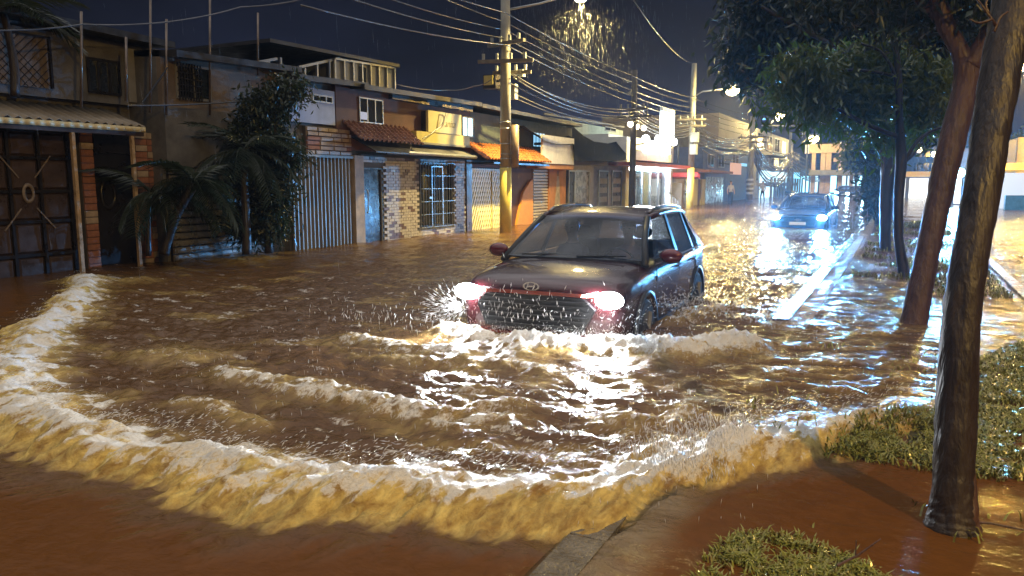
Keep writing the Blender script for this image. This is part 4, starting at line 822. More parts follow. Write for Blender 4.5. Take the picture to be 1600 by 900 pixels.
part('bracket',MB().bar(PY(1190,196,yp4+8),PY(1266,197,yp4+8),.10),M_alu,bpy.data.objects['street_lamp.001'])
for i,(px,py,Y,s_) in enumerate(((1271,217,95,.5),(1295,233,118,.5))):
    c=PY(px,py,Y); t_,_=cobra(px,py,Y,None,1300,label=['smaller glowing street lamp on a slim mast left of the footbridge','smallest distant street lamp in front of the footbridge'][i],size=s_,es=30)
    part('mast',MB().tube([(c[0]-.6,Y,-.42),(c[0]-.6,Y,c[2]),(c[0],Y,c[2]+.1)],.09,8),M_alu,t_,smooth=True)
# blue white LED lamp at right
c=PD(1500,270,50); t_=thing('street_lamp','dazzling blue white lamp between the two leaning trunks','street lamp',c); part('lamp_glass',MB().ball(c,.30,14,9),emat('blue white led',(.25,.72,1.),45),t_,smooth=True); part('mast',MB().tube([(c[0]+.2,c[1]+.4,-.42),(c[0]+.2,c[1]+.4,c[2])],.06,8),M_dark,t_)
light('SPOT',(c[0],c[1]-.5,c[2]),32000,(.12,.48,1.),.3,50,(0,4,0),.8,parent=t_)
for i,(px,py) in enumerate(((1436,234),(1460,241))):
    c=PD(px,py,75); t_=thing('street_lamp',['small yellow lamp above the yellow canopy, left of the leaning trunk','faint second lamp close to the leaning trunk'][i],'street lamp',c); part('lamp_glass',MB().ball(c,.28,8,6),emat('warm far lamp',(1.,.8,.5),9),t_,smooth=True); part('mast',MB().tube([(c[0],c[1]+.3,-.42),(c[0],c[1]+.3,c[2])],.06,6),M_dark,t_)
LC_assumed=(5.3,50.,7.6); t_=thing('street_lamp','assumed sodium lamp of the right hand carriageway, added behind the nearest trunk','street lamp',LC_assumed)  # assumed lamp, added to put yellow glitter on the right lane's water
part('lamp_glass',MB().ball(LC_assumed,.3,12,8,(1.2,.8,.6)),emat('sodium lamp 60',(1.,.72,.30),60),t_,smooth=True); part('mast',MB().tube([(LC_assumed[0]+2.4,LC_assumed[1],-.4),(LC_assumed[0]+2.4,LC_assumed[1],LC_assumed[2]),(LC_assumed[0]+.2,LC_assumed[1],LC_assumed[2]+.3)],.08,10),M_alu,t_,smooth=True)
light('POINT',(LC_assumed[0],LC_assumed[1],LC_assumed[2]-.4),5200,SOD,.12,parent=t_)
# assumed lamp, unseen behind the camera over the right hand carriageway: it throws the trunk shadow
LB_assumed=(7.2,-2.0,7.6); t_=thing('street_lamp','assumed tall sodium street lamp beside the right hand carriageway','street lamp',LB_assumed)
part('lamp_glass',MB().ball(LB_assumed,.2,12,8,(1.2,.8,.5)),emat('sodium lamp 60',(1.,.72,.30),60),t_,smooth=True); part('lamp_head',MB().ball((LB_assumed[0],LB_assumed[1],LB_assumed[2]+.12),.26,12,7,(1.5,.7,.45)),M_alu,t_,smooth=True)
part('mast',MB().tube([(LB_assumed[0]+2,LB_assumed[1],-.4),(LB_assumed[0]+2,LB_assumed[1],LB_assumed[2]),(LB_assumed[0]+.2,LB_assumed[1],LB_assumed[2]+.15)],.08,10),M_alu,t_,smooth=True)
light('SPOT',(LB_assumed[0],LB_assumed[1],LB_assumed[2]-.15),4200,SOD,.16,118,(LB_assumed[0]-8,LB_assumed[1]+4,0),.6,name='assumed_rear_lamp',parent=t_)
# cables
def cable(P,sag,r,label,group,n=14):
    pts=[]
    for a,b_ in zip(P[:-1],P[1:]):
        for i in range(n):
            t=i/n; p=np.array(a)*(1-t)+np.array(b_)*t; p[2]-=sag*4*t*(1-t); pts.append(p)
    pts.append(P[-1]); o=single('overhead_cable',MB().tube(pts,r,5),M_wire,label,'cable',group,smooth=True); return o
gA='cables running between the poles'
for i,(ya_,yb_,yc_,yd_) in enumerate([(-58,35,128,160),(-20,47,141,168),(-8,60,150,176),(18,70,160,184),(-95,20,118,152)]):
    xo=-.5+.25*i; cable([PX(560-30*i,ya_-10,XP+xo),PX(790,ya_+ (yb_-ya_) ,XP+xo),PX(988,yc_,XP+xo*.6),PX(1079,yd_,XP+xo*.6),PX(1172,yd_+28,XP+xo)],.10,.018,['highest','second highest','middle','fourth','lowest'][[4,0,1,2,3].index(i)]+' of the five long cables passing the tall poles',gA)
for i in range(6):
    cable([(XP+.3*math.sin(i),yp1,zA[1]-.1*i),(XP+.2,yp2,PX(988,168+5*i,XP)[2]),(XP+.1,yp3,PX(1079,188+4*i,XP)[2])],.35+.12*random.random(),.022,'sagging loose cable from the first tall pole to the pole by the lit shop','loose cables past the dark pole')
for i in range(16):
    cable([(XP+.15*math.sin(i),yp3,PX(1079,190+2.2*i,XP)[2]),(XP+.2*math.cos(i),yp4,PX(1172,205+2.*i,XP)[2])],.3+.9*random.random(),.03,'one of many sagging cables bundled between the lamp pole and the striped pole','cable bundle between the lamp pole and the striped pole')
for i in range(22):
    cable([(XP+.2*math.sin(i),yp4,PX(1172,212+1.6*i,XP)[2]),(XP+.3*math.cos(i),yp5,PX(1232,236+1.2*i,XP)[2]),(XP+2+.3*math.cos(i),yp5+35,PX(1258,245,XP)[2])],.8+1.8*random.random(),.04,'one of many drooping cables bundled beyond the striped pole','cable bundle beyond the striped pole')
cable([PD(860,0,dep((XP,yp1,0))),PD(790,14,dep((XP,yp1,0)))],.05,.02,'short stay cable from the first tall pole to its lamp arm','stay cables')
cable([PX(768,124,XP),PX(742,134,XP-.5),PX(700,141,XP-1.2),PX(620,132,X3+.3)],.05,.012,'thin service cable from the first tall pole to the rooftop room','service cables')
cable([PX(990,0,XP+3),PX(1078,98,XP)],.3,.012,'thin lone cable dropping to the top of the lamp pole','service cables')
cable([PX(-200,30,X1+1),PX(128,38,X1+1),PX(376,11,X1+1.5),PX(560,-30,X1+2.3)],.12,.014,'thin cable strung across the antenna masts at the left','service cables')
cable([PX(200,165,X1+1),PX(403,156,X1+1),PX(470,152,X3+.4)],.03,.016,'dark horizontal cable below the upstairs barred window','service cables')
cable([PX(697,176,X3+.35),PX(690,196,X3+.4),PX(660,217,X3+.45)],.02,.012,'loose black wire hanging across the cursive signboard','service cables')
for i,(px,ty,by) in enumerate(((127,18,160),(197,58,150),(235,-20,168),(260,30,172),(328,-20,172),(403,20,110))):
    t_=single('antenna_mast',MB().tube([PX(px,by+8,X1+.9),PX(px,ty,X1+.9)],.022,6),mat('wet rusty mast',(.20,.15,.12),.3,.5,var=.5),['thickest glinting mast above the scalloped awning','short thin mast at the dark balcony edge','tall mast crossing the pale wall','thin mast with diagonal brace beside the tall one','tall mast in front of the barred upstairs window','mast rising through the foliage'][i],'mast','thin masts on the left rooftops',smooth=True)
single('mast_brace',MB().tube([PX(222,160,X1+.92),PX(262,105,X1+.92)],.012,6),M_dark,'thin diagonal brace between two masts on the pale wall','brace')
# ================================================================== TREES
M_bark=mat('wet dark bark',(.030,.020,.016),.6,var=.55,vs=9,bump=2.0,bs=22,wet=.2,stretch=(1,1,.22)); M_bark2=mat('wet reddish bark',(.085,.042,.030),.6,var=.45,vs=6,bump=3.2,bs=18,wet=.18,stretch=(1,1,.3))
def leafmat(name,c,r=.32):
    m=mat(name,c,r,var=.5,vs=1.5); n=m.node_tree.nodes; l=m.node_tree.links; t=n.new('ShaderNodeBsdfTranslucent'); t.inputs[0].default_value=(*[min(1,k*1.7) for k in c],1); x=n.new('ShaderNodeMixShader'); x.inputs[0].default_value=.18
    l.new(n['Principled BSDF'].outputs[0],x.inputs[1]); l.new(t.outputs[0],x.inputs[2]); l.new(x.outputs[0],n['Material Output'].inputs[0]); return m
M_leaf=leafmat('wet leaves unlit tone',(.022,.036,.012)); M_leaf_lit=leafmat('wet mango leaves lamplit tone',(.105,.135,.026),.25)  # unlit and lamplit foliage tones; the lamplight is put into the leaf colour
def leafmesh(name,cl,n,ln,wd,seed,droop=.5,shell=.5):
    r=np.random.default_rng(seed); cs=np.array([c[:3] for c in cl]); rs=np.array([c[3] for c in cl]); sq=np.array([c[4] if len(c)>4 else .8 for c in cl]); w=rs**2.2; k=r.choice(len(cl),n,p=w/w.sum())
    d=r.normal(size=(n,3)); d/=np.linalg.norm(d,axis=1)[:,None]; rad=rs[k]*(shell+(1-shell)*r.random(n))**.5*(.75+.45*pn(d[:,0]*2+k*3.3,d[:,1]*2+d[:,2]*2,seed)+.12)
    p=cs[k]+d*rad[:,None]*np.stack([np.ones(n),np.ones(n),sq[k]],1)
    # clumping
    cen=p[r.integers(0,n,max(1,n//14))]; j=r.integers(0,len(cen),n); m_=r.random(n)<.75; p=np.where(m_[:,None],cen[j]+r.normal(size=(n,3))*ln*1.0,p)
    a=r.normal(size=(n,3)); a[:,2]-=droop*1.6; a/=np.linalg.norm(a,axis=1)[:,None]; b_=np.cross(a,r.normal(size=(n,3))); b_/=np.linalg.norm(b_,axis=1)[:,None]; nn=np.cross(a,b_)
    L_=ln*(.6+.8*r.random(n))[:,None]; W_=wd*(.7+.6*r.random(n))[:,None]
    v=np.stack([p,p+a*L_*.45+b_*W_/2+nn*W_*.25,p+a*L_,p+a*L_*.45-b_*W_/2+nn*W_*.25],1).reshape(-1,3)
    me=bpy.data.meshes.new(name); me.vertices.add(4*n); me.vertices.foreach_set('co',v.astype(np.float32).ravel()); f=np.stack([np.arange(n)*4,np.arange(n)*4+1,np.arange(n)*4+2,np.arange(n)*4,np.arange(n)*4+2,np.arange(n)*4+3],1).astype(np.int32)
    me.loops.add(6*n); me.loops.foreach_set('vertex_index',f.ravel()); me.polygons.add(2*n); me.polygons.foreach_set('loop_start',np.arange(2*n,dtype=np.int32)*3); me.polygons.foreach_set('loop_total',np.full(2*n,3,np.int32)); me.update(); return me
def crown(t,cl,n,ln,wd,seed,m,**kw):
    of=np.array(OFF[t.name]); cl=[(c[0]-of[0],c[1]-of[1],c[2]-of[2],*c[3:]) for c in cl]; me=leafmesh('crown',cl,n,ln,wd,seed,**kw); me.materials.append(m)
    o=bpy.data.objects.new('crown',me); C.objects.link(o); o.parent=t; o['kind']='stuff'; return o
def pipes(t,name,P,d,m,n=12,lab=None,wob=.05,sub=5,parent=None):
    """P = (px,py,width px); d depth or list"""
    P_=np.array([(a,b_,c,(d if not hasattr(d,'__len__') else d[i])) for i,(a,b_,c) in enumerate(P)],float); Q=catm(P_,sub)
    pts=[PD(q[0],q[1],q[3]) for q in Q]; rs=[max(.004,q[2]*.92/2*q[3]/F) for q in Q]
    return part(name,MB().tube(pts,rs,n,wob=wob),m,t,smooth=True,label=lab)
# tree A: nearest dark leaning trunk
bA=G(1485,822); dA=dep(bA); tA=thing('tree','nearest tree, dark wet leaning trunk standing in the brown puddle','tree',bA)
pipes(tA,'trunk',[(1486,842,100),(1486,822,84),(1487,798,70),(1489,750,62),(1494,650,64),(1505,470,58),(1535,290,57),(1560,130,62),(1584,0,64),(1600,-140,64),(1610,-260,50)],[dA,dA,dA,dA,dA+.02,dA+.05,dA+.1,dA+.18,dA+.25,dA+.35,dA+.4],M_bark,n=26,wob=.045,sub=10)
pipes(tA,'root_flare',[(1506,846,56),(1508,815,46),(1511,770,28),(1515,690,14)],dA-.02,M_bark2,n=12,wob=.12)  # roots in redder bark, orange lamplight on this corner put into the colour
pipes(tA,'limb',[(1562,120,40),(1592,30,34),(1640,-80,30)],dA+.2,M_bark2,n=12)
tw=[((1556,40),(1535,10),(1512,-20)),((1550,30),(1530,36),(1515,30)),((1553,50),(1562,28),(1575,18)),((1545,22),(1540,8),(1545,-6))]
for q in tw: pipes(tA,'twig',[(*q[0],6),(*q[1],4),(*q[2],3)],dA+.05,M_bark2,n=6,sub=3)
crown(tA,[(*PD(1600,-330,dA+.4),1.1),(*PD(1750,-300,dA+1.2),1.1)],3500,.12,.035,4,M_leaf)
lf=leafmesh('leaf',[(0,0,0,.01)],1,.09,.026,3); lf.materials.append(M_leaf_lit)
# tree B: reddish forked trunk
bB=G(1430,505); dB=dep(bB); tB=thing('tree','reddish brown tree forking in two, second nearest trunk','tree',bB)
pipes(tB,'trunk',[(1424,520,48),(1429,500,42),(1440,440,38),(1455,370,38),(1472,290,40),(1490,210,42),(1508,140,40),(1513,95,46)],dB,M_bark2,n=20,sub=6)
pipes(tB,'limb',[(1512,108,36),(1496,72,28),(1478,40,28),(1466,0,26),(1455,-60,24)],dB,M_bark2,n=12); pipes(tB,'limb',[(1486,55,20),(1460,22,17),(1430,-8,16),(1400,-50,14)],dB+.1,M_bark2,n=10)
pipes(tB,'limb',[(1514,105,34),(1534,72,30),(1552,35,26),(1572,-10,24),(1590,-70,20)],dB-.05,M_bark2,n=12)
cr_=[(*PD(1480,-90,dB),1.3),(*PD(1380,-70,dB+1),1.2),(*PD(1600,-80,dB),1.2),(*PD(1440,-20,dB+2.4),.9)]
crown(tB,cr_,9000,.16,.045,12,M_leaf)
# tree C and D further along the verge, with the big dark canopy
bC=G(1412,432); dC=dep(bC); tC=thing('tree','slim crooked tree with lamplit green leaf sprays, third along the verge','tree',bC)
pipes(tC,'trunk',[(1415,436,20),(1411,420,17),(1404,370,15),(1404,310,16),(1408,250,18),(1405,190,13),(1404,120,11),(1398,60,9)],dC,M_bark,n=12)
for q in ([(1406,215,9),(1380,205,8),(1345,190,8),(1312,172,6),(1280,160,4)],[(1405,150,7),(1395,110,6),(1375,80,5),(1345,68,4)],[(1410,260,8),(1430,225,7),(1455,205,5),(1490,195,4)],[(1405,120,6),(1350,110,5),(1290,110,4),(1240,108,3)]): pipes(tC,'limb',q,dC,M_bark,n=7)
cl=[]
for px,py,r_,dd in ((1232,108,30,0),(1262,118,36,.0),(1290,140,34,.2),(1272,168,26,0),(1240,140,24,.1),(1320,120,44,.5),(1330,165,36,.3),(1365,150,40,.3),(1370,100,50,.6),(1420,120,44,.6),(1440,170,40,.5),(1380,210,26,.4),(1200,172,12,0),(1215,166,14,0),(1460,120,40,.6)):
    d_=dC+dd; cl.append((*PD(px,py,d_),r_*d_/F,.9))
crown(tC,cl,9500,.19,.048,21,M_leaf_lit,droop=.7,shell=.25)
rb_=np.random.default_rng(5); lme=bpy.data.meshes.new('leaf'); lme.from_pydata([(0,0,0),(.028,.07,.01),(.02,.16,.0),(0,.21,-.02),(-.02,.16,0),(-.028,.07,.01),(0,.1,-.006)],[],[(0,1,6),(1,2,6),(2,3,6),(3,4,6),(4,5,6),(5,0,6)]); lme.materials.append(M_leaf_lit)
for i in range(160):
    px=rb_.uniform(1208,1312); py=rb_.uniform(84,196)
    if (px-1262)**2/56**2+(py-136)**2/58**2>1: continue
    newinst(lme,'leaf',tC,PD(px,py,dC-.45+rb_.uniform(-.25,.1)),(rb_.uniform(-1.6,-.3),rb_.uniform(-.7,.7),rb_.uniform(0,6.28)))
bD=G(1383,392); dD=dep(bD); tD=thing('tree','dark tree with broad black canopy spreading over the street','tree',bD)
pipes(tD,'trunk',[(1384,396,18),(1383,370,17),(1384,310,19),(1387,260,22),(1384,225,22),(1390,150,18),(1390,60,14)],dD,M_bark,n=12)
for q in ([(1384,235,16),(1358,212,12),(1330,196,9),(1290,168,7),(1240,120,5)],[(1392,240,10),(1415,250,8),(1440,225,6),(1470,200,5)],[(1386,170,10),(1330,90,9),(1240,40,7),(1190,10,5)],[(1390,120,10),(1440,60,8),(1490,30,6)]): pipes(tD,'limb',q,dD,M_bark,n=8)
pipes(tD,'vine',[(1376,330,3),(1378,290,3),(1382,250,3),(1376,215,3),(1350,205,3)],dD-.4,M_alu if 0 else M_bark2,n=5)
cl=[]
for px,py,r_,dd in ((1180,20,50,1),(1165,70,38,1),(1185,100,40,1),(1150,105,26,1),(1230,10,60,.5),(1240,60,55,.8),(1205,125,30,1),(1290,20,70,1),(1300,80,60,1.5),(1360,30,75,1),(1360,110,60,1.5),(1430,40,70,1),(1440,120,60,1),(1480,60,60,1),(1400,170,50,1),(1340,170,45,1.2),(1450,190,36,1),(1240,-60,80,1),(1350,-70,90,1),(1450,-60,80,1),(1180,-40,60,1)):
    d_=dD+dd; cl.append((*PD(px,py,d_),r_*d_/F,.85))
crown(tD,cl,26000,.26,.085,22,M_leaf,droop=.5,shell=.15)
tE=thing('tree','ivy wrapped dark trunk just left of the slim trunks','tree',G(1374,352)); dE=dep(G(1374,352))
pipes(tE,'trunk',[(1374,352,14),(1372,320,18),(1368,280,22),(1366,240,20),(1370,190,18)],dE,M_bark,n=10)
crown(tE,[(*PD(px,py,dE),r_*dE/F,1.2) for px,py,r_ in ((1372,325,10),(1368,305,13),(1366,285,15),(1366,262,16),(1366,240,17),(1372,215,22),(1358,232,12))],5200,.20,.12,23,M_leaf,shell=.6)
tF=thing('tree','small round tree lit pale green in front of the footbridge','tree',G(1334,303)); dF=62
pipes(tF,'trunk',[(1338,306,4),(1337,280,4),(1336,262,3)],dF,M_bark,n=7)
crown(tF,[(*PD(px,py,dF),r_*dF/F,.9) for px,py,r_ in ((1334,240,13),(1345,248,12),(1328,250,9),(1350,232,10),(1340,226,9))],2500,.4,.2,24,M_leaf_lit)
tG=thing('tree','bushy tree tops at the far right behind the leaning trunk','tree',(12,66,0)); cl=[(*PD(px,py,60),r_*60/F,.9) for px,py,r_ in ((1590,232,14),(1600,250,12),(1610,225,18),(1580,240,8))]
part('trunk',MB().tube([(PD(1592,300,60)[0],PD(1592,300,60)[1],-.4),PD(1592,236,60)],.15,8),M_bark,tG); crown(tG,cl,1800,.4,.2,25,M_leaf_lit)
# palms and shrubs at the left
M_palm=leafmat('dark wet palm fronds',(.026,.034,.013),.35)
def frondmesh(L_=1.6,n=26,seed=0,w=.032,ll=.42):
    r=random.Random(seed); mb=MB(); pts=[]
    for i in range(9): t=i/8; pts.append((L_*t*.93,0,L_*(.42*t-.75*t*t)))
    mb.tube(pts,[.014*(1-.75*i/8) for i in range(9)],5)
    for i in range(n):
        t=.12+.88*i/n; x=L_*t*.93; z=L_*(.42*t-.75*t*t)
        for s_ in (-1,1):
            l_=ll*(1-.6*abs(t-.45))*r.uniform(.8,1.1); dx=l_*.55; dy=s_*l_*.72; dz=-l_*r.uniform(.25,.6)
            mb.add([(x-w/2,0,z),(x+w/2,0,z),(x+dx*.5+w/2,dy*.5,z+dz*.3),(x+dx,dy,z+dz),(x+dx*.5-w/2,dy*.5,z+dz*.3)],[(0,1,2,4),(4,2,3)])
    me=mb.mesh('frond'); me.materials.append(M_palm); return me
def palm(lab,base,trunk,d,nf,L_,seed,rw=14,drp=(.1,1.0),grp=None):
    t=thing('palm_tree',lab,'palm tree',base); r=random.Random(seed)
    if trunk: pipes(t,'trunk',trunk,d,M_bark,n=10,wob=.08)
    top=PD(trunk[-1][0],trunk[-1][1],d)
    me=[frondmesh(L_,seed=k_) for k_ in range(2)]
    for i in range(nf):
        a=2*math.pi*i/nf*2.4+r.uniform(-.3,.3); s_=r.uniform(.7,1.15); newinst(me[i%2],'frond',t,top,(r.uniform(-.3,.3),r.uniform(-.75,.55),a),(s_,s_,s_))
    return t
dPa=dep(PX(262,392,-12.)); palm('young palm with dark leaning trunk in front of the roller shutter',PX(262,392,-12.),[(256,398,16),(264,372,14),(276,335,15),(292,305,17),(302,285,16)],dPa,18,1.15,3)
dPb=dep(PX(385,385,-11.6)); palm('taller palm whose fronds droop over the shutter and corrugated gate',PX(385,390,-11.6),[(386,398,16),(385,350,14),(382,290,13),(380,235,12)],dPb,22,1.25,5)
palm('short slender palm close beside the dark left door',PX(232,395,-12.3),[(232,400,9),(232,350,8),(234,300,8)],dep(PX(232,392,-12.3)),12,1.2,8)
palm('palm on the upper terrace against the mesh screened wall',PX(20,150,X1+.4),[(24,150,14),(22,100,14),(12,50,12),(5,20,12)],dep(PX(20,150,X1+.4)),14,1.1,11)
bt=PX(420,392,-11.7); db=dep(bt); tH=thing('tree','dense dark shrub like tree covering the left end of the corrugated gate','tree',bt)
pipes(tH,'trunk',[(420,396,14),(418,330,12),(424,260,10),(432,190,8)],db,M_bark,n=9)
crown(tH,[(*PD(px,py,db+dd),r_*.9*db/F,1.) for px,py,r_,dd in ((440,150,28,0),(462,138,18,0),(415,170,34,0),(395,215,38,0),(430,225,32,.2),(400,275,44,0),(432,300,28,0),(415,340,40,0),(385,345,36,0),(450,250,24,-.1))],15000,.15,.05,31,leafmat('dark wet shrub leaves',(.026,.036,.012)),shell=.3)
single('leaf_litter',MB().ball(G(446,388),.16,8,5,(1.6,1,.5)),M_stone,'small pale rock at the foot of the corrugated gate','rock')
bpy.data.objects['leaf_litter'].name='rock'
# ================================================================== VERGE, GRASS
GP=[[(1078,912),(1098,862),(1130,838),(1180,822),(1245,828),(1300,850),(1350,872),(1420,912)],[(1280,706),(1320,672),(1390,655),(1460,642),(1605,655),(1605,752),(1500,742),(1400,726),(1330,716)],[(1520,560),(1560,545),(1605,528),(1605,660),(1525,655)]]
GW=[np.array([G(x,y,.02)[:2] for x,y in p]) for p in GP]
def inpoly(X,Y,P):
    c=np.zeros(X.shape,bool); j=len(P)-1
    for i in range(len(P)):
        xi,yi=P[i];xj,yj=P[j]; c^=((yi>Y)!=(yj>Y))&(X<(xj-xi)*(Y-yi)/(yj-yi+1e-12)+xi); j=i
    return c
def pdist(X,Y,P): return np.min([np.hypot(X-(a[0]+t*(b_[0]-a[0])),Y-(a[1]+t*(b_[1]-a[1]))) for a,b_ in zip(P,np.roll(P,-1,0)) for t in np.linspace(0,1,9)],axis=0)
gx_=np.arange(-1.15,3.2,.04); gy_=np.arange(1.6,9.,.04); gX,gY=np.meshgrid(gx_,gy_); mk=np.zeros(gX.shape)
for P in GW: mk=np.maximum(mk,np.where(inpoly(gX,gY,P),sst(0,.22,pdist(gX,gY,P)),0))
gZ=-.055+.055*mk+.022*fbm(gX*3.4,gY*3.4,4,301)*(.3+mk)
vs=np.stack([gX,gY,gZ],-1).reshape(-1,3); nxg=len(gx_); fs=[(j*nxg+i,j*nxg+i+1,(j+1)*nxg+i+1,(j+1)*nxg+i) for j in range(len(gy_)-1) for i in range(nxg-1)]
v_=MB(); v_.v=[tuple(map(float,q)) for q in vs]; v_.f=fs; v_.m=[0]*len(fs); vg=part('verge_ground',v_,mat('muddy grass soil',(.075,.055,.02),.5,var=.5,vs=9,bump=.8,bs=50,wet=.25,col2=(.035,.035,.012)),smooth=True); vg['kind']='structure'
gr=np.random.default_rng(77); pts=[];
for P,n_,hl in zip(GW,(9500,11000,11000),(.034,.045,.04)):
    a=P.min(0);b_=P.max(0); q=a+gr.random((n_*3,2))*(b_-a); q=q[inpoly(q[:,0],q[:,1],P)]; w=pdist(q[:,0],q[:,1],P); dn=sst(-.75,.25,fbm(q[:,0]*3.2,q[:,1]*3.2,4,319)); q=q[(gr.random(len(q))<(sst(-.02,.2,w)*.95+.05)*dn)][:n_]; pts.append(np.column_stack([q,np.full(len(q),hl)]))
q=np.column_stack([gr.uniform(-.7,1.4,20000),gr.uniform(12,34,20000)]); nzv=fbm(q[:,0]*.4+3,q[:,1]*.9,3,311); q=q[nzv>.3]; pts.append(np.column_stack([q,np.full(len(q),.09)]))
q=np.column_stack([gr.uniform(-.9,1.6,1500),gr.uniform(3.5,8,1500)]); q=q[fbm(q[:,0]*1.5,q[:,1]*1.5,3,317)>.25]; pts.append(np.column_stack([q,np.full(len(q),.05)]))
Q=np.vstack(pts); n_=len(Q); iz=np.clip(np.searchsorted(ys,Q[:,1]),0,ny-1); ix=np.clip(np.searchsorted(xs,Q[:,0]),0,nx-1); zz=np.maximum(H_[iz,ix],np.where(Q[:,1]<9,-.0,-.1))-.008
an=gr.random(n_)*6.283; ln=Q[:,2]*(.5+gr.random(n_)); be=ln*gr.uniform(.3,1.5,n_); w=.0035+.0015*Q[:,1]*.25; dx,dy=np.cos(an),np.sin(an); B=np.column_stack([Q[:,:2],zz]); wv=np.column_stack([-dy*w,dx*w,0*w]); mid=B+np.column_stack([dx*be*.4,dy*be*.4,ln*.65]); tip=B+np.column_stack([dx*be,dy*be,ln*(1-.35*gr.random(n_))])
v=np.stack([B-wv,B+wv,mid+wv*.8,mid-wv*.8,tip],1).reshape(-1,3); mbg=MB(); mbg.v=[tuple(r_) for r_ in v.tolist()]; mbg.f=[f for i in range(n_) for f in ((5*i,5*i+1,5*i+2,5*i+3),(5*i+3,5*i+2,5*i+4))]; mbg.m=[0]*len(mbg.f)
go=part('grass',mbg,mat('wet verge grass',(.27,.31,.05),.22,var=.3,vs=34,col2=(.15,.11,.03))); go['kind']='stuff'; go['label']='tufts of wet grass standing out of the flooded verge'; go['category']='grass'
XK=float(G(1600,470)[0]); kb=MB()
for y in np.arange(5.,60,1.): kb.box(XK,XK+.15,y+.006,y+.994,-.4,.035)
k=part('kerb',kb,MT['wet concrete kerb']); k['kind']='structure'
st_=MB().tube([G(1308,884,.05),G(1340,868,.08),G(1376,842,.10)],[.006,.005,.003],6).tube([G(1337,872,.07),G(1338,845,.14)],[.004,.002],5); single('twig',st_,M_bark2,'bare forked twig lying over the nearest grass clump','twig')
single('twig',MB().tube([G(1510,815,.02),G(1550,818,.02),G(1600,828,.02)],.005,5),M_bark2,'thin straight twig floating right of the nearest trunk','twig')
# ================================================================== CARS
M_tyre=mat('tyre rubber',(.02,.02,.02),.7); M_rim=mat('alloy rim',(.45,.45,.47),.3,.8); M_blk=mat('black car trim',(.018,.018,.02),.4,var=.2); M_int=mat('dark car interior',(.014,.015,.02),.8)
M_chr=mat('dark chrome',(.35,.33,.33),.18,.9); M_glass=glassmat('car glass',(.008,.02,.085),.05,.03,(.56,.66,.92)); M_tint=glassmat('tinted car glass',(.012,.014,.02),.72,.05)
def smoothloft(st,half):
    """st: stations along y, half(st) -> list of (x,z) from bottom centre to top centre"""
    vs=[];fs=[];M_=None
    for s_ in st:
        h=half(s_); ring=h+[(-x,z) for x,z in h[-2:0:-1]]; M_=len(ring); vs+=[(x,s_[0]+(s_[7] if len(s_)>7 else 0)*(abs(x)/.9)**2,z) for x,z in ring]
    for i in range(len(st)-1):
        for k_ in range(M_): a=i*M_+k_;b_=i*M_+(k_+1)%M_; fs.append((a,a+M_,b_+M_,b_))
    fs.append(tuple(range(M_))); fs.append(tuple(range(len(vs)-1,len(vs)-M_-1,-1))); return MB().add(vs,fs)
def evalmesh(o):
    dg=bpy.context.evaluated_depsgraph_get(); dg.update(); return bpy.data.meshes.new_from_object(o.evaluated_get(dg))
def grid(P00,rows):
    pass
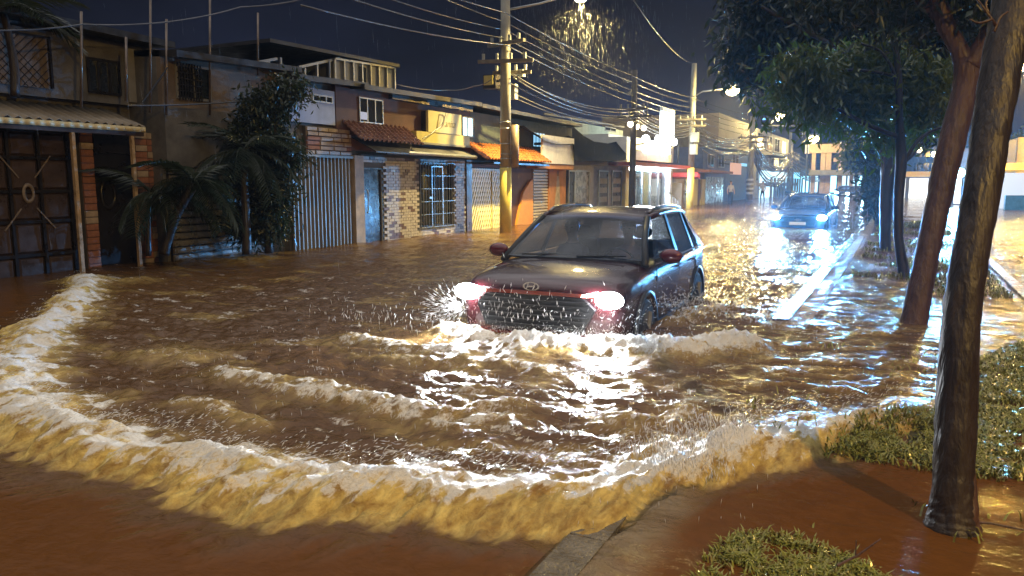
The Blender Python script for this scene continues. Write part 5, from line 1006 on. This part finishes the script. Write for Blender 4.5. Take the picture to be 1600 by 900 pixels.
def make_car(label,loc,rz,zs,paint,mirror,lamp,cat='car',group=None,energy=0,lcol=(1,1,1),name='parked_car',lampR=1.,accent=None,detail=True,spot=True,cone=104):
    t=thing(name,label,cat,loc,group,rz); Z=lambda z:z*zs; t.scale=(1.06,1.03,1.) if detail else (1,1,1)
    def P(nm,mb,m,par=None,lab=None,sm=False):
        mb.v=[(x,y,z*zs) for x,y,z in mb.v]; return part(nm,mb,m,par or t,lab,sm,local=True)
    # stations: y, halfwidth, zbottom, ztop centre, shoulder
    st=[(0.0,.68,.30,.80,.72),(.03,.80,.26,.895,.80),(.14,.865,.22,.965,.87),(.45,.89,.22,1.015,.915),(.9,.895,.22,1.05,.94),(1.22,.895,.22,1.075,.96),(1.9,.895,.22,1.03,.985),(3.0,.895,.22,1.04,1.01),(3.8,.885,.24,1.06,1.03),(4.12,.85,.28,1.06,1.03),(4.28,.76,.34,1.0,.96)]
    def half(s_):
        y,w,zb,zt,zs_=s_[:5]; return [(0,zb),(w*.88,zb),(w*.98,zb+.10),(w*1.0,zb+.26),(w*1.0,.66),(w*.985,zs_-.07),(w*.94,zs_),(w*.80,(zs_+zt)/2+.025),(w*.42,zt-.008),(0,zt)]
    st=[(*s_,0,0,(.16 if s_[0]<.5 else 0)) for s_ in st]
    bm_=smoothloft(st,half); bm_.v=[(x,y,z*zs) for x,y,z in bm_.v]; tmp=part('tmp',bm_,paint,None,local=True)
    sb_=tmp.modifiers.new('s','SUBSURF'); sb_.levels=2; sb_.render_levels=2
    cut=[]
    for yc_ in (.86,3.46):
        for s_ in (-1,1):
            c_=part('cut',MB().cyl((s_*.86,yc_,.34*zs),.385,.34,24,'x'),paint,None,local=True); cut.append(c_); b_=tmp.modifiers.new('b','BOOLEAN'); b_.object=c_; b_.operation='DIFFERENCE'; b_.solver='EXACT'
    me=evalmesh(tmp); me.name='body'
    for c_ in cut+[tmp]: bpy.data.objects.remove(c_)
    body=bpy.data.objects.new('body',me); C.objects.link(body); body.parent=t; OFF[body.name]=(0,0,0); me.polygons.foreach_set('use_smooth',[True]*len(me.polygons)); 
    try: me.shade_smooth(); 
    except Exception: pass
    # wheels
    for yc_ in (.86,3.46):
        for s_ in (-1,1):
            w=P('wheel',MB().tube([(s_*.70,yc_,.34/zs),(s_*.715,yc_,.34/zs),(s_*.885,yc_,.34/zs),(s_*.90,yc_,.34/zs)],[.31,.34,.34,.31],26),M_tyre,sm=False)
            rm=MB().cyl((s_*.896,yc_,.34/zs),.225,.016,22,'x')
            P('rim',rm,M_blk,w); sp_=MB()
            for k_ in range(5): a=k_*2*math.pi/5; sp_.bar((s_*.908,yc_,.34/zs),(s_*.908,yc_+.21*math.cos(a),.34/zs+.21*math.sin(a)),.05,.012)
            P('spokes',sp_,M_rim,w)
            ar=MB(); n_=16; vs=[];fs=[]
            for k_ in range(n_+1):
                a=math.pi*(1.08*k_/n_-.04)
                for r_,x_ in ((.385,.885),(.385,.912),(.435,.906),(.435,.885)): vs.append((s_*x_,yc_+r_*math.cos(a),.34/zs+r_*math.sin(a)))
            for k_ in range(n_):
                for j_ in range(3): a=4*k_+j_; fs.append((a,a+1,a+5,a+4))
            ar.add(vs,fs); P('wheel_arch',ar,M_blk,sm=True)
    # greenhouse
    roofst=[(1.78,.60,1.490),(1.98,.635,1.550),(2.5,.665,1.595),(3.1,.66,1.590),(3.6,.63,1.545),(3.95,.58,1.470)]
    vs=[];fs=[];K=9
    for dz in (0,-.035):
        for y,w,z in roofst:
            for k_ in range(K): u=-1+2*k_/(K-1); vs.append((w*u,y,z-.055*abs(u)**3+dz))
    R_=len(roofst)
    for i in range(R_-1):
        for k_ in range(K-1):
            a=i*K+k_; fs.append((a,a+1,a+K+1,a+K)); b_=a+R_*K; fs.append((b_,b_+K,b_+K+1,b_+1))
    for i in range(R_-1): a=i*K; b_=a+R_*K; fs.append((a,a+K,b_+K,b_)); a=i*K+K-1;b_=a+R_*K; fs.append((a,b_,b_+K,a+K))
    for k_ in range(K-1): fs.append((k_,k_+R_*K,k_+1+R_*K,k_+1)); a=(R_-1)*K+k_; fs.append((a,a+1,a+1+R_*K,a+R_*K))
    P('roof',MB().add(vs,fs),paint,sm=True)
    for s_ in (-1,1):
        P('pillar',MB().tube([(s_*.80,1.10,1.0),(s_*.70,1.46,1.27),(s_*.625,1.84,1.49)],[.045,.038,.035],8),M_blk,sm=True)
        P('pillar',MB().hexa([(s_*.845,2.34,1.0),(s_*.865,2.34,1.0),(s_*.865,2.46,1.0),(s_*.845,2.46,1.0),(s_*.645,2.42,1.535),(s_*.672,2.42,1.525),(s_*.672,2.50,1.525),(s_*.645,2.50,1.535)]),M_blk)
        P('pillar',MB().hexa([(s_*.83,3.30,1.0),(s_*.86,3.30,1.0),(s_*.86,3.38,1.0),(s_*.83,3.38,1.0),(s_*.635,3.30,1.53),(s_*.662,3.30,1.52),(s_*.662,3.36,1.52),(s_*.635,3.36,1.53)]),M_blk)
        P('pillar',MB().hexa([(s_*.78,3.78,1.0),(s_*.85,3.70,1.0),(s_*.82,4.16,1.0),(s_*.70,4.18,1.0),(s_*.59,3.62,1.53),(s_*.65,3.54,1.51),(s_*.60,3.93,1.45),(s_*.52,3.95,1.46)]),paint)
        P('roof_edge',MB().tube([(s_*.625,1.82,1.48),(s_*.655,2.2,1.528),(s_*.668,2.7,1.542),(s_*.662,3.2,1.535),(s_*.625,3.7,1.49)],.035,8),paint,sm=True)
        if detail: P('roof_rail',MB().tube([(s_*.60,2.0,1.545),(s_*.61,2.16,1.585),(s_*.62,2.8,1.608),(s_*.61,3.45,1.58),(s_*.60,3.62,1.53)],.020,8),M_chr,sm=True)
        P('side_window',MB().add([(s_*.845,1.30,1.03),(s_*.850,2.36,1.03),(s_*.660,2.43,1.52),(s_*.645,1.95,1.49),(s_*.755,1.55,1.28)],[(0,1,2,3,4)]),M_tint)
        P('side_window',MB().add([(s_*.852,2.45,1.03),(s_*.845,3.31,1.03),(s_*.652,3.31,1.52),(s_*.662,2.50,1.52)],[(0,1,2,3)]),M_tint)
        P('side_window',MB().add([(s_*.843,3.38,1.04),(s_*.83,3.76,1.05),(s_*.635,3.58,1.50),(s_*.65,3.36,1.52)],[(0,1,2,3)]),M_tint)
        P('belt_trim',MB().bar((s_*.862,1.28,1.015),(s_*.858,3.75,1.035),.025),M_chr if detail else M_blk)
        # seams, handle, sill
        for y_ in (1.30,2.40,3.30): P('door_seam',MB().bar((s_*.894,y_,.40),(s_*.878,y_+(.05 if y_>3 else 0),.98),.010),M_blk)
        for y_ in (2.16,3.06): P('door_handle',MB().tube([(s_*.888,y_,.90),(s_*.915,y_+.02,.905),(s_*.915,y_+.15,.905),(s_*.888,y_+.17,.90)],.012,6),paint)
        P('sill',MB().box(min(s_*.84,s_*.905),max(s_*.84,s_*.905),1.26,3.05,.20,.36),M_blk)
        # mirror
        mi=P('mirror',MB().ball((s_*1.0,1.40,1.09),1,18,11,(.125,.06,.085)),mirror,sm=True); P('mirror_stalk',MB().bar((s_*.84,1.38,1.03),(s_*.93,1.40,1.06),.05),M_blk,mi)
        # headlamp
        hb=P('headlight',MB().ball((s_*.735,.115,.765),1,16,10,(.135,.085,.082)),M_chr,sm=True)
        P('lamp_lens',MB().ball((s_*.735,.085,.765),1,16,10,(.118*lampR,.078,.074*lampR)),lamp,hb,sm=True)
        if detail: P('running_light',MB().hexa([(s_*.50,-.012,.795),(s_*.64,.015,.805),(s_*.64,.05,.805),(s_*.50,.03,.795),(s_*.50,-.012,.812),(s_*.64,.015,.845),(s_*.64,.05,.845),(s_*.50,.03,.812)]),lamp,hb)
        if energy and spot:
            light('SPOT',(s_*.735,-.06,.765*zs),energy,lcol,.06,cone,(s_*.65,-8,-.6),.7,parent=t,local=True)
    # windscreen
    K=9;R_=5;vs=[];fs=[]
    for i in range(R_):
        v=i/(R_-1)
        for k_ in range(K):
            u=-1+2*k_/(K-1); w=.785*(1-v)+.61*v; vs.append((w*u,(1.00+.13*u*u)*(1-v)+(1.79+.06*u*u)*v,1.055*(1-v)+1.515*v-.02*u*u*v+.025*math.sin(math.pi*v)))
    for i in range(R_-1):
        for k_ in range(K-1): a=i*K+k_; fs.append((a,a+1,a+K+1,a+K))
    P('windscreen',MB().add(vs,fs),M_glass,sm=True)
    P('rear_window',MB().add([(-.72,4.17,1.04),(.72,4.17,1.04),(.54,3.95,1.45),(-.54,3.95,1.45)],[(0,1,2,3)]),M_tint)
    P('cowl',MB().hexa([(-.76,1.13,1.035),(0,.95,1.05),(0,1.1,1.05),(-.76,1.25,1.035),(-.76,1.13,1.055),(0,.95,1.07),(0,1.1,1.07),(-.76,1.25,1.055)]).hexa([(0,.95,1.05),(.76,1.13,1.035),(.76,1.25,1.035),(0,1.1,1.05),(0,.95,1.07),(.76,1.13,1.055),(.76,1.25,1.055),(0,1.1,1.07)]),M_blk)
    for x0,x1_ in ((-.55,.0),(.08,.6)): P('wiper',MB().bar((x0,1.03,1.085),(x1_,1.10,1.10),.014),M_blk)
    # front
    hexg=[(-.50,.77),(.50,.77),(.61,.66),(.50,.44),(-.50,.44),(-.61,.66)]
    yf=lambda x:-.026+.16*(abs(x)/.9)**2
    g_=MB(); g_.add([(x,yf(x),z) for x,z in hexg]+[(x,yf(x)+.09,z) for x,z in hexg],[(0,1,2,3,4,5),(6,11,10,9,8,7)]+[(i,i+6,(i+1)%6+6,(i+1)%6) for i in range(6)]); gg=P('grille',g_,M_blk)
    for i in range(6):
        z=.485+.05*i; w=.50+.02*min(i,3); P('grille_slat',MB().bar((-w,yf(w)-.012,z),(0,yf(0)-.014,z),.012).bar((0,yf(0)-.014,z),(w,yf(w)-.012,z),.012),mat('gloss black slat',(.03,.03,.035),.3),gg)
    ac=accent or M_chr
    P('grille_trim',MB().bar((-.62,.035,.80),(-.2,-.03,.815),.03,.035).bar((-.2,-.03,.815),(.2,-.03,.815),.03,.035).bar((.2,-.03,.815),(.62,.035,.80),.03,.035),ac,gg)
    P('bumper',MB().hexa([(-.72,.035,.32),(0,-.04,.32),(0,.1,.32),(-.72,.17,.32),(-.74,.03,.40),(0,-.05,.40),(0,.1,.40),(-.74,.17,.40)]).hexa([(0,-.04,.32),(.72,.035,.32),(.72,.17,.32),(0,.1,.32),(0,-.05,.40),(.74,.03,.40),(.74,.17,.40),(0,.1,.40)]),ac)
    pl=P('number_plate',MB().box(-.26,.26,-.075,-.055,.50,.61),mat('white number plate',(.75,.72,.68),.4)) if not detail else None
    # emblem
    em=MB(); 
    if detail:
        n_=20; vs=[];fs=[]
        for k_ in range(n_):
            a=2*math.pi*k_/n_
            for f_ in (1.,.80): vs.append((.085*f_*math.cos(a),-.028,.875+.045*f_*math.sin(a)))
        for k_ in range(n_): a=2*k_;b_=2*((k_+1)%n_); fs.append((a,a+1,b_+1,b_))
        em.add(vs,fs); em.bar((-.045,-.03,.845),(-.025,-.03,.905),.012,.01).bar((.025,-.03,.845),(.045,-.03,.905),.012,.01).bar((-.035,-.03,.872),(.035,-.03,.880),.01,.012)
    else: em.box(-.11,.11,-.04,-.025,.66,.70).box(-.045,.045,-.042,-.024,.635,.725)
    P('emblem',em,mat('bright chrome',(.8,.8,.8),.2,.9))
    # interior
    P('dashboard',MB().hexa([(-.72,1.12,.75),(.72,1.12,.75),(.72,1.50,.75),(-.72,1.50,.75),(-.72,1.15,1.0),(.72,1.15,1.0),(.72,1.48,.97),(-.72,1.48,.97)]),M_int)
    P('cabin_floor',MB().box(-.74,.74,1.3,4.0,.35,.40),M_int)
    for s_ in (-.37,.37):
        se=P('seat',MB().hexa([(s_-.25,1.9,.45),(s_+.25,1.9,.45),(s_+.25,2.42,.45),(s_-.25,2.42,.45),(s_-.25,1.88,.62),(s_+.25,1.88,.62),(s_+.25,2.40,.58),(s_-.25,2.40,.58)]),M_int)
        P('backrest',MB().hexa([(s_-.24,2.38,.58),(s_+.24,2.38,.58),(s_+.24,2.52,.58),(s_-.24,2.52,.58),(s_-.19,2.55,1.16),(s_+.19,2.55,1.16),(s_+.19,2.64,1.16),(s_-.19,2.64,1.16)]),M_int,se)
        P('headrest',MB().ball((s_,2.60,1.27),1,12,8,(.13,.05,.085)),M_int,se,sm=True)
    P('rear_seat',MB().box(-.66,.66,3.2,3.36,.5,1.12),M_int)
    sw_=MB(); pts=[(.37+.18*math.cos(a),1.62-.07*math.sin(a),.98+.16*math.sin(a)) for a in np.linspace(0,2*math.pi,19)]; sw_.tube(pts,.014,6,cap=False); P('steering_wheel',sw_,M_blk)
    return t
M_maroon=mat('wet maroon car paint',(.050,.006,.009),.24,.2,var=.25,vs=3,coat=1.,bump=.3,bs=90); M_redm=mat('wet red car paint',(.14,.010,.012),.2,.2,coat=1.)
M_acc=mat('red orange reflection trim',(.24,.035,.018),.25,.4,coat=.8)  # red orange reflection on grille trim and bumper, put into the colour
suv=make_car('dark maroon compact suv ploughing through the flood with blazing white headlights','car' and (CARP[0],CARP[1],-SINK),CARA,1.,M_maroon,M_redm,emat('headlight white',(.9,.95,1.),120),name='suv',energy=300,lcol=(.86,.93,1.),accent=M_acc,lampR=1.18)
c2=(G(1203,357)+G(1290,357))/2; 
sedan=make_car('small dark blue car with bluish headlights following behind on the flooded street',(c2[0]+.0,c2[1]-.1,-.34),-.02,.93,mat('navy car paint',(.02,.045,.11),.25,.3,coat=1.),mat('navy car paint',(.02,.045,.11)),emat('headlight blue white',(.35,.75,1.),420),energy=8000,cone=84,lcol=(.10,.42,1.),name='car',lampR=1.25,detail=False)
def tree_copy(o,par=None,skip=()):
    c=o.copy(); C.objects.link(c); c.parent=par
    for ch in list(o.children):
        if ch.type=='LIGHT' or ch.name.split('.')[0] in skip: continue
        tree_copy(ch,c,skip)
    return c
fars=[('silver hatchback far off with two white headlights, left of the slim trunks',(1318,307),(.9,1.,1.)),('distant car with headlights second from the left in the far queue',(1336,309),0),('distant car whose headlights glow just left of the ivy wrapped trunk',(1353,307),0)]
for lb_,(px,py),_ in fars:
    p=G(px,py,-.05); c_=tree_copy(sedan); c_['label']=lb_; c_['group']='distant cars with lit headlights'; c_.location=(p[0],p[1],-.34); c_.rotation_euler=(0,0,random.uniform(-.1,.1))
    OFF[c_.name]=tuple(c_.location)
dark=emat('unlit headlamp',(0,0,0),0)
pk=make_car('dark parked car standing side on before the cyan shop fronts',(G(1276,308,-.05)[0]-2,G(1276,308,-.05)[1],-.34),1.4,.95,mat('dark teal car paint',(.03,.06,.08),.3,.2,coat=.8),M_blk,mat('unlit lamp',(.5,.5,.5),.1),name='parked_car',detail=False)
for lb_,(px,py) in (('dark car with red tail glow on the far right carriageway between the trunks',(1482,312)),('dark blue car by the forecourt with a pink red light',(1422,303))):
    p=G(px,py,-.05); c_=tree_copy(pk,skip=('lamp_lens',)); c_['label']=lb_; c_.location=(p[0],p[1],-.34); c_.rotation_euler=(0,0,math.pi+.1)
    for sx in (-.6,.6):
        o=part('tail_light',MB().ball((sx,4.2,.85),1,10,7,(.16,.08,.1)),emat('red tail lamp',(1.,.05,.12),14),None,smooth=True,local=True); o.parent=c_
# ================================================================== PEOPLE
M_skin=mat('skin',(.62,.38,.27),.5,var=.1); M_hair=mat('black hair',(.012,.01,.01),.45)
def person(label,loc,rz,joints,shirt,trousers,zsplit,zneck,hands=True,group=None,scale=1.):
    """joints: dict of chains; one continuous skinned body"""
    V=[];E_=[];R=[]
    def chain(P,start=None):
        prev=start
        for (x,y,z,r) in P:
            V.append((x,y,z));R.append(r); i=len(V)-1
            if prev is not None: E_.append((prev,i))
            prev=i
        return prev
    chain(joints['spine']); n_sp=len(joints['spine'])
    for s_ in (-1,1):
        e=chain([(s_*x,y,z,r) for x,y,z,r in joints['arm']],joints['chest']) if 'arm' in joints else None
        if hands and e is not None:
            hx,hy,hz=V[e]; px_,py_2,pz_=V[e-1]; d=Vector((hx-px_,hy-py_2,hz-pz_)).normalized(); sd=d.cross(Vector((1,0,0))).normalized()
            for k_ in range(4):
                b_=Vector((hx,hy,hz))+sd*(k_-1.5)*.019; l_=(.07,.078,.074,.06)[k_]; q1=b_+d*l_*.55; q2=q1+(d*.8+Vector((-s_*.5,0,0))).normalized()*l_*.45; chain([(*q1,.0085),(*q2,.007)],e)
            q1=Vector((hx,hy,hz))-d*.03+sd*.045; chain([(*q1,.010),(*(q1+d*.035+sd*.012),.008)],e)
        if 'leg' in joints: chain([(s_*x,y,z,r) for x,y,z,r in joints['leg'][0 if s_<0 else -1]],0)
    me=bpy.data.meshes.new('body'); me.from_pydata(V,E_,[]); o=bpy.data.objects.new('tmpbody',me); C.objects.link(o)
    sk_=o.modifiers.new('skin','SKIN'); 
    for i,r in enumerate(R): me.skin_vertices[0].data[i].radius=(r,r)
    me.skin_vertices[0].data[0].use_root=True
    ss=o.modifiers.new('s','SUBSURF'); ss.levels=1; ss.render_levels=1
    m2=evalmesh(o); bpy.data.objects.remove(o); m2.name='body'
    m2.materials.clear()
    for m_ in (trousers,shirt,M_skin): m2.materials.append(m_)
    for p_ in m2.polygons:
        z=p_.center[2]; x=abs(p_.center[0]); p_.material_index=2 if z>zneck or (hands and 'arm' in joints and x>.17 and z<zsplit+.16 and z>zsplit-.3) else (1 if z>zsplit else 0); p_.use_smooth=True
    t=thing('person',label,'person',loc,group,rz); b_=bpy.data.objects.new('body',m2); C.objects.link(b_); b_.parent=t; OFF[b_.name]=(0,0,0)
    hx,hy,hz,hr=joints['spine'][-2]
    hp=MB().ball((hx,hy+.018,hz+.018),hr*1.10,14,9,(.94,1.,1.02)); hp.f=[f for f in hp.f if not all(hp.v[i][1]<hy-.01 and hp.v[i][2]<hz+.055 for i in f)]; part('hair',hp,M_hair,t,smooth=True,local=True)
    fc=MB(); fc.ball((hx,hy-hr*1.0,hz-.012),.016,8,6,(.8,1.1,1.3)); 
    part('nose',fc,M_skin,t,smooth=True,local=True)
    for s_ in (-1,1): part('eye',MB().ball((hx+s_*.034,hy-hr*.88,hz+.012),.012,8,6,(1.3,.6,.8)),M_hair,t,smooth=True,local=True); part('ear',MB().ball((hx+s_*hr*.97,hy+.01,hz-.005),.022,8,6,(.4,.8,1.2)),M_skin,t,smooth=True,local=True)
    part('mouth',MB().ball((hx,hy-hr*.86,hz-.052),.02,8,5,(1.2,.5,.3)),mat('lips',(.28,.10,.08),.5),t,smooth=True,local=True)
    t.scale=(scale,)*3; return t
seat=dict(spine=[(0,0,.62,.15),(0,.04,.80,.14),(0,.07,1.0,.155),(0,.07,1.11,.10),(0,.05,1.19,.058),(0,.02,1.27,.075),(0,.01,1.335,.092),(0,.02,1.40,.07)],chest=2,arm=[(.16,.06,1.06,.075),(.24,-.04,.86,.05),(.20,-.26,.88,.038),(.13,-.42,.93,.032)],leg=[[(.11,-.1,.60,.09),(.14,-.48,.60,.07),(.14,-.6,.45,.05)]])
ca,sa=math.cos(CARA),math.sin(CARA)
def incar(x,y): return (CARP[0]+x*ca-y*sa,CARP[1]+x*sa+y*ca,-SINK-.0)
person('driver at the steering wheel of the suv in pale shirt, right of the passenger',incar(.37,2.12),CARA,seat,mat('pale pink shirt',(.45,.30,.26),.8),mat('dark trousers',(.03,.03,.04),.8),.70,1.15)
person('passenger with dark hair and dark top, seen through the windscreen on the left',incar(-.37,2.12),CARA,seat,mat('dark top',(.09,.07,.08),.8),mat('dark trousers',(.03,.03,.04),.8),.70,1.15)
stand=lambda st_=.0,arm_=0.: dict(spine=[(0,0,.92,.125),(0,0,1.08,.115),(0,.01,1.28,.135),(0,.01,1.40,.09),(0,0,1.48,.055),(0,-.01,1.56,.072),(0,-.015,1.63,.090),(0,0,1.69,.065)],chest=2,arm=[(.17,.01,1.37,.065),(.235,.03,1.10,.045),(.24,-.08-arm_,.90+arm_,.034),(.235,-.11-arm_*1.2,.83+arm_,.03)],leg=[[(.09,0,.82,.085),(.10,-.03-st_,.46,.06),(.10,.02-st_,.09,.042),(.10,-.12-st_,.05,.036)],[(.09,0,.82,.085),(.10,-.03+st_,.46,.06),(.10,.06+st_*1.6,.09,.042),(.10,-.08+st_*1.6,.05,.036)]])
ppl=[((1590,319),'person in brown top and dark trousers walking by the stall at the right edge',mat('brown top',(.30,.16,.12),.8),mat('dark jeans',(.03,.05,.08),.8),.14),
 ((1580,317),'person in pale blue top beside the one in brown at the right edge',mat('pale blue top',(.30,.42,.50),.8),mat('dark jeans',(.03,.05,.08),.8),.05),
 ((1141,318),'person in pale shirt standing before the dark blue shopfront',mat('pale shirt',(.55,.50,.45),.8),mat('dark jeans',(.03,.05,.08),.8),.0),
 ((1191,314),'person in white shirt standing by the far left pavement columns',mat('white shirt',(.6,.6,.6),.8),mat('dark jeans',(.03,.05,.08),.8),.08),
 ((1463,303),'tiny figure on the bright forecourt, left of the leaning trunk',mat('dark top',(.09,.07,.08),.8),mat('dark jeans',(.03,.05,.08),.8),.05)]
for (px,py),lb_,a,b_,s_ in ppl:
    p=G(px,py,0); person(lb_,(p[0],p[1],-.12),random.uniform(-.6,.6),stand(s_,s_),a,b_,.95,1.46)
# ================================================================== SPRAY AND RAIN
def drops(name,cent,vel,ln,rad,m,lab,cat):
    n_=len(cent); v=vel/np.linalg.norm(vel,axis=1)[:,None]; a=np.cross(v,[.3,.2,.9]); a/=np.linalg.norm(a,axis=1)[:,None]; b_=np.cross(v,a); V=[]
    R_=rad[:,None]; L_=ln[:,None]
    ring=[cent+(a*math.cos(k_*2.0944)+b_*math.sin(k_*2.0944))*R_ for k_ in range(3)]; V=np.stack([cent-v*L_/2,*ring,cent+v*L_/2],1).reshape(-1,3)
    o5=np.arange(n_)[:,None]*5; fs=np.concatenate([o5+np.array(t_) for t_ in ((0,2,1),(0,3,2),(0,1,3),(4,1,2),(4,2,3),(4,3,1))],1).reshape(-1,3).astype(np.int32)
    me=bpy.data.meshes.new(name); me.vertices.add(len(V)); me.vertices.foreach_set('co',V.astype(np.float32).ravel()); nfc=len(fs); me.loops.add(3*nfc); me.loops.foreach_set('vertex_index',fs.ravel()); me.polygons.add(nfc); me.polygons.foreach_set('loop_start',np.arange(nfc,dtype=np.int32)*3); me.polygons.foreach_set('loop_total',np.full(nfc,3,np.int32)); me.polygons.foreach_set('use_smooth',np.ones(nfc,bool)); me.update(); me.materials.append(m)
    o=bpy.data.objects.new(name,me); C.objects.link(o); o['kind']='stuff'; o['label']=lab; o['category']=cat; return o
M_drop=mat('white water droplets',(.78,.78,.78),.15,var=.05); gs=np.random.default_rng(9)
cen=[];vel=[];ln=[];rd=[]
def burst(px,py,z,n_,sx,sy,sz,d,spread,l0,l1,r0=.0022,r1=.005):
    c=G(px,py,z); p=c+gs.normal(size=(n_,3))*[sx,sy,sz]; p[:,2]=np.abs(p[:,2]-z)*.9+z; v_=np.array(d)+gs.normal(size=(n_,3))*spread; cen.append(p);vel.append(v_);ln.append(gs.uniform(l0,l1,n_));rd.append(gs.uniform(r0,r1,n_))
hl=np.array(incar(-.80,.1))+[0,0,SINK+.22]
v_=gs.normal(size=(520,3)); v_[:,0]=-np.abs(v_[:,0])-.3; v_[:,1]-=.2; v_[:,2]=v_[:,2]*.55; vn=v_/np.linalg.norm(v_,axis=1)[:,None]; cen.append(hl+vn*gs.uniform(.08,.55,520)[:,None]*[1,.6,.7]); vel.append(vn);ln.append(gs.uniform(.02,.09,520));rd.append(gs.uniform(.0015,.0035,520))
burst(885,490,.24,70,.28,.10,.13,(.5,-.3,.5),.6,.02,.08); burst(950,508,.16,200,.38,.14,.12,(.5,-.4,.7),.7,.01,.06); burst(1080,485,.2,500,.25,.25,.12,(.4,.2,1),.8,.01,.06)
burst(870,528,.15,1000,.42,.10,.04,(.4,-.6,.6),.5,.006,.03,.001,.003); burst(1000,532,.14,1000,.40,.12,.04,(.4,-.6,.6),.5,.006,.03,.001,.003); burst(800,500,.25,160,.4,.1,.16,(0,0,1),.3,.02,.07); burst(600,505,.12,120,.5,.2,.10,(0,0,1),.25,.02,.08); burst(1180,500,.12,300,.35,.3,.06,(.3,0,1),.7,.01,.04)
for a,(px,py) in enumerate(((1060,700),(1095,690),(1130,670),(1020,720),(1080,735))): burst(px,py,.24,170,.10,.06,.06,(.15,-.2,-1),.25,.02,.06,.0012,.0024)
cpt=CRN; 
for i in range(5,len(cpt)-6,2):
    n_=28; p=np.column_stack([cpt[i,0]+gs.normal(size=n_)*.10,cpt[i,1]+gs.normal(size=n_)*.06,.20+np.abs(gs.normal(size=n_))*.05]); cen.append(p); vel.append(np.array([.55,.5,.28])+gs.normal(size=(n_,3))*.22); ln.append(gs.uniform(.01,.045,n_)); rd.append(gs.uniform(.0010,.0024,n_))
n_=600; X_=gs.uniform(-5.5,-.5,n_); Y_=gs.uniform(3.,7.,n_); Z_=gs.uniform(.02,.22,n_); cen.append(np.column_stack([X_,Y_,Z_])); vel.append(np.tile([.05,.02,-1.],(n_,1))+gs.normal(size=(n_,3))*.1); ln.append(gs.uniform(.01,.05,n_)); rd.append(gs.uniform(.0008,.0018,n_))
drops('water_spray',np.vstack(cen),np.vstack(vel),np.concatenate(ln),np.concatenate(rd),M_drop,'flying droplets thrown up round the suv and along the wave crest','spray')
n_=1300; p=np.array(c1_)+np.column_stack([gs.normal(size=n_)*1.1,gs.normal(size=n_)*1.1,-np.abs(gs.normal(size=n_))*1.5-.15]); 
n2=2200; p2=np.column_stack([gs.uniform(-12,6,n2),gs.uniform(6,40,n2),gs.uniform(.2,8,n2)]); pr_=np.vstack([p,p2])
drops('rain',pr_,np.tile([.05,.03,-1.],(len(pr_),1))+gs.normal(size=(len(pr_),3))*.03,gs.uniform(.10,.40,len(pr_)),gs.uniform(.0005,.0011,len(pr_)),mat('falling rain drops',(.35,.36,.38),.2,var=.05),'fine rain falling under the street lamps','rain')
# ================================================================== RAIN MIST
HAZE=.0006
if HAZE:
    hz=MB().box(-110,110,-30,190,-1.45,17); ho=bpy.data.objects.new('haze',hz.mesh('haze')); C.objects.link(ho); ho['kind']='stuff'; ho['label']='thin rain mist filling the street'; ho['category']='mist'
    hm=bpy.data.materials.new('rain mist'); hm.use_nodes=True; n=hm.node_tree.nodes; n.remove(n['Principled BSDF']); pv=n.new('ShaderNodeVolumePrincipled'); pv.inputs['Color'].default_value=(.8,.85,.95,1); pv.inputs['Density'].default_value=HAZE; pv.inputs['Anisotropy'].default_value=.72; hm.node_tree.links.new(pv.outputs[0],n['Material Output'].inputs['Volume']); ho.data.materials.append(hm)
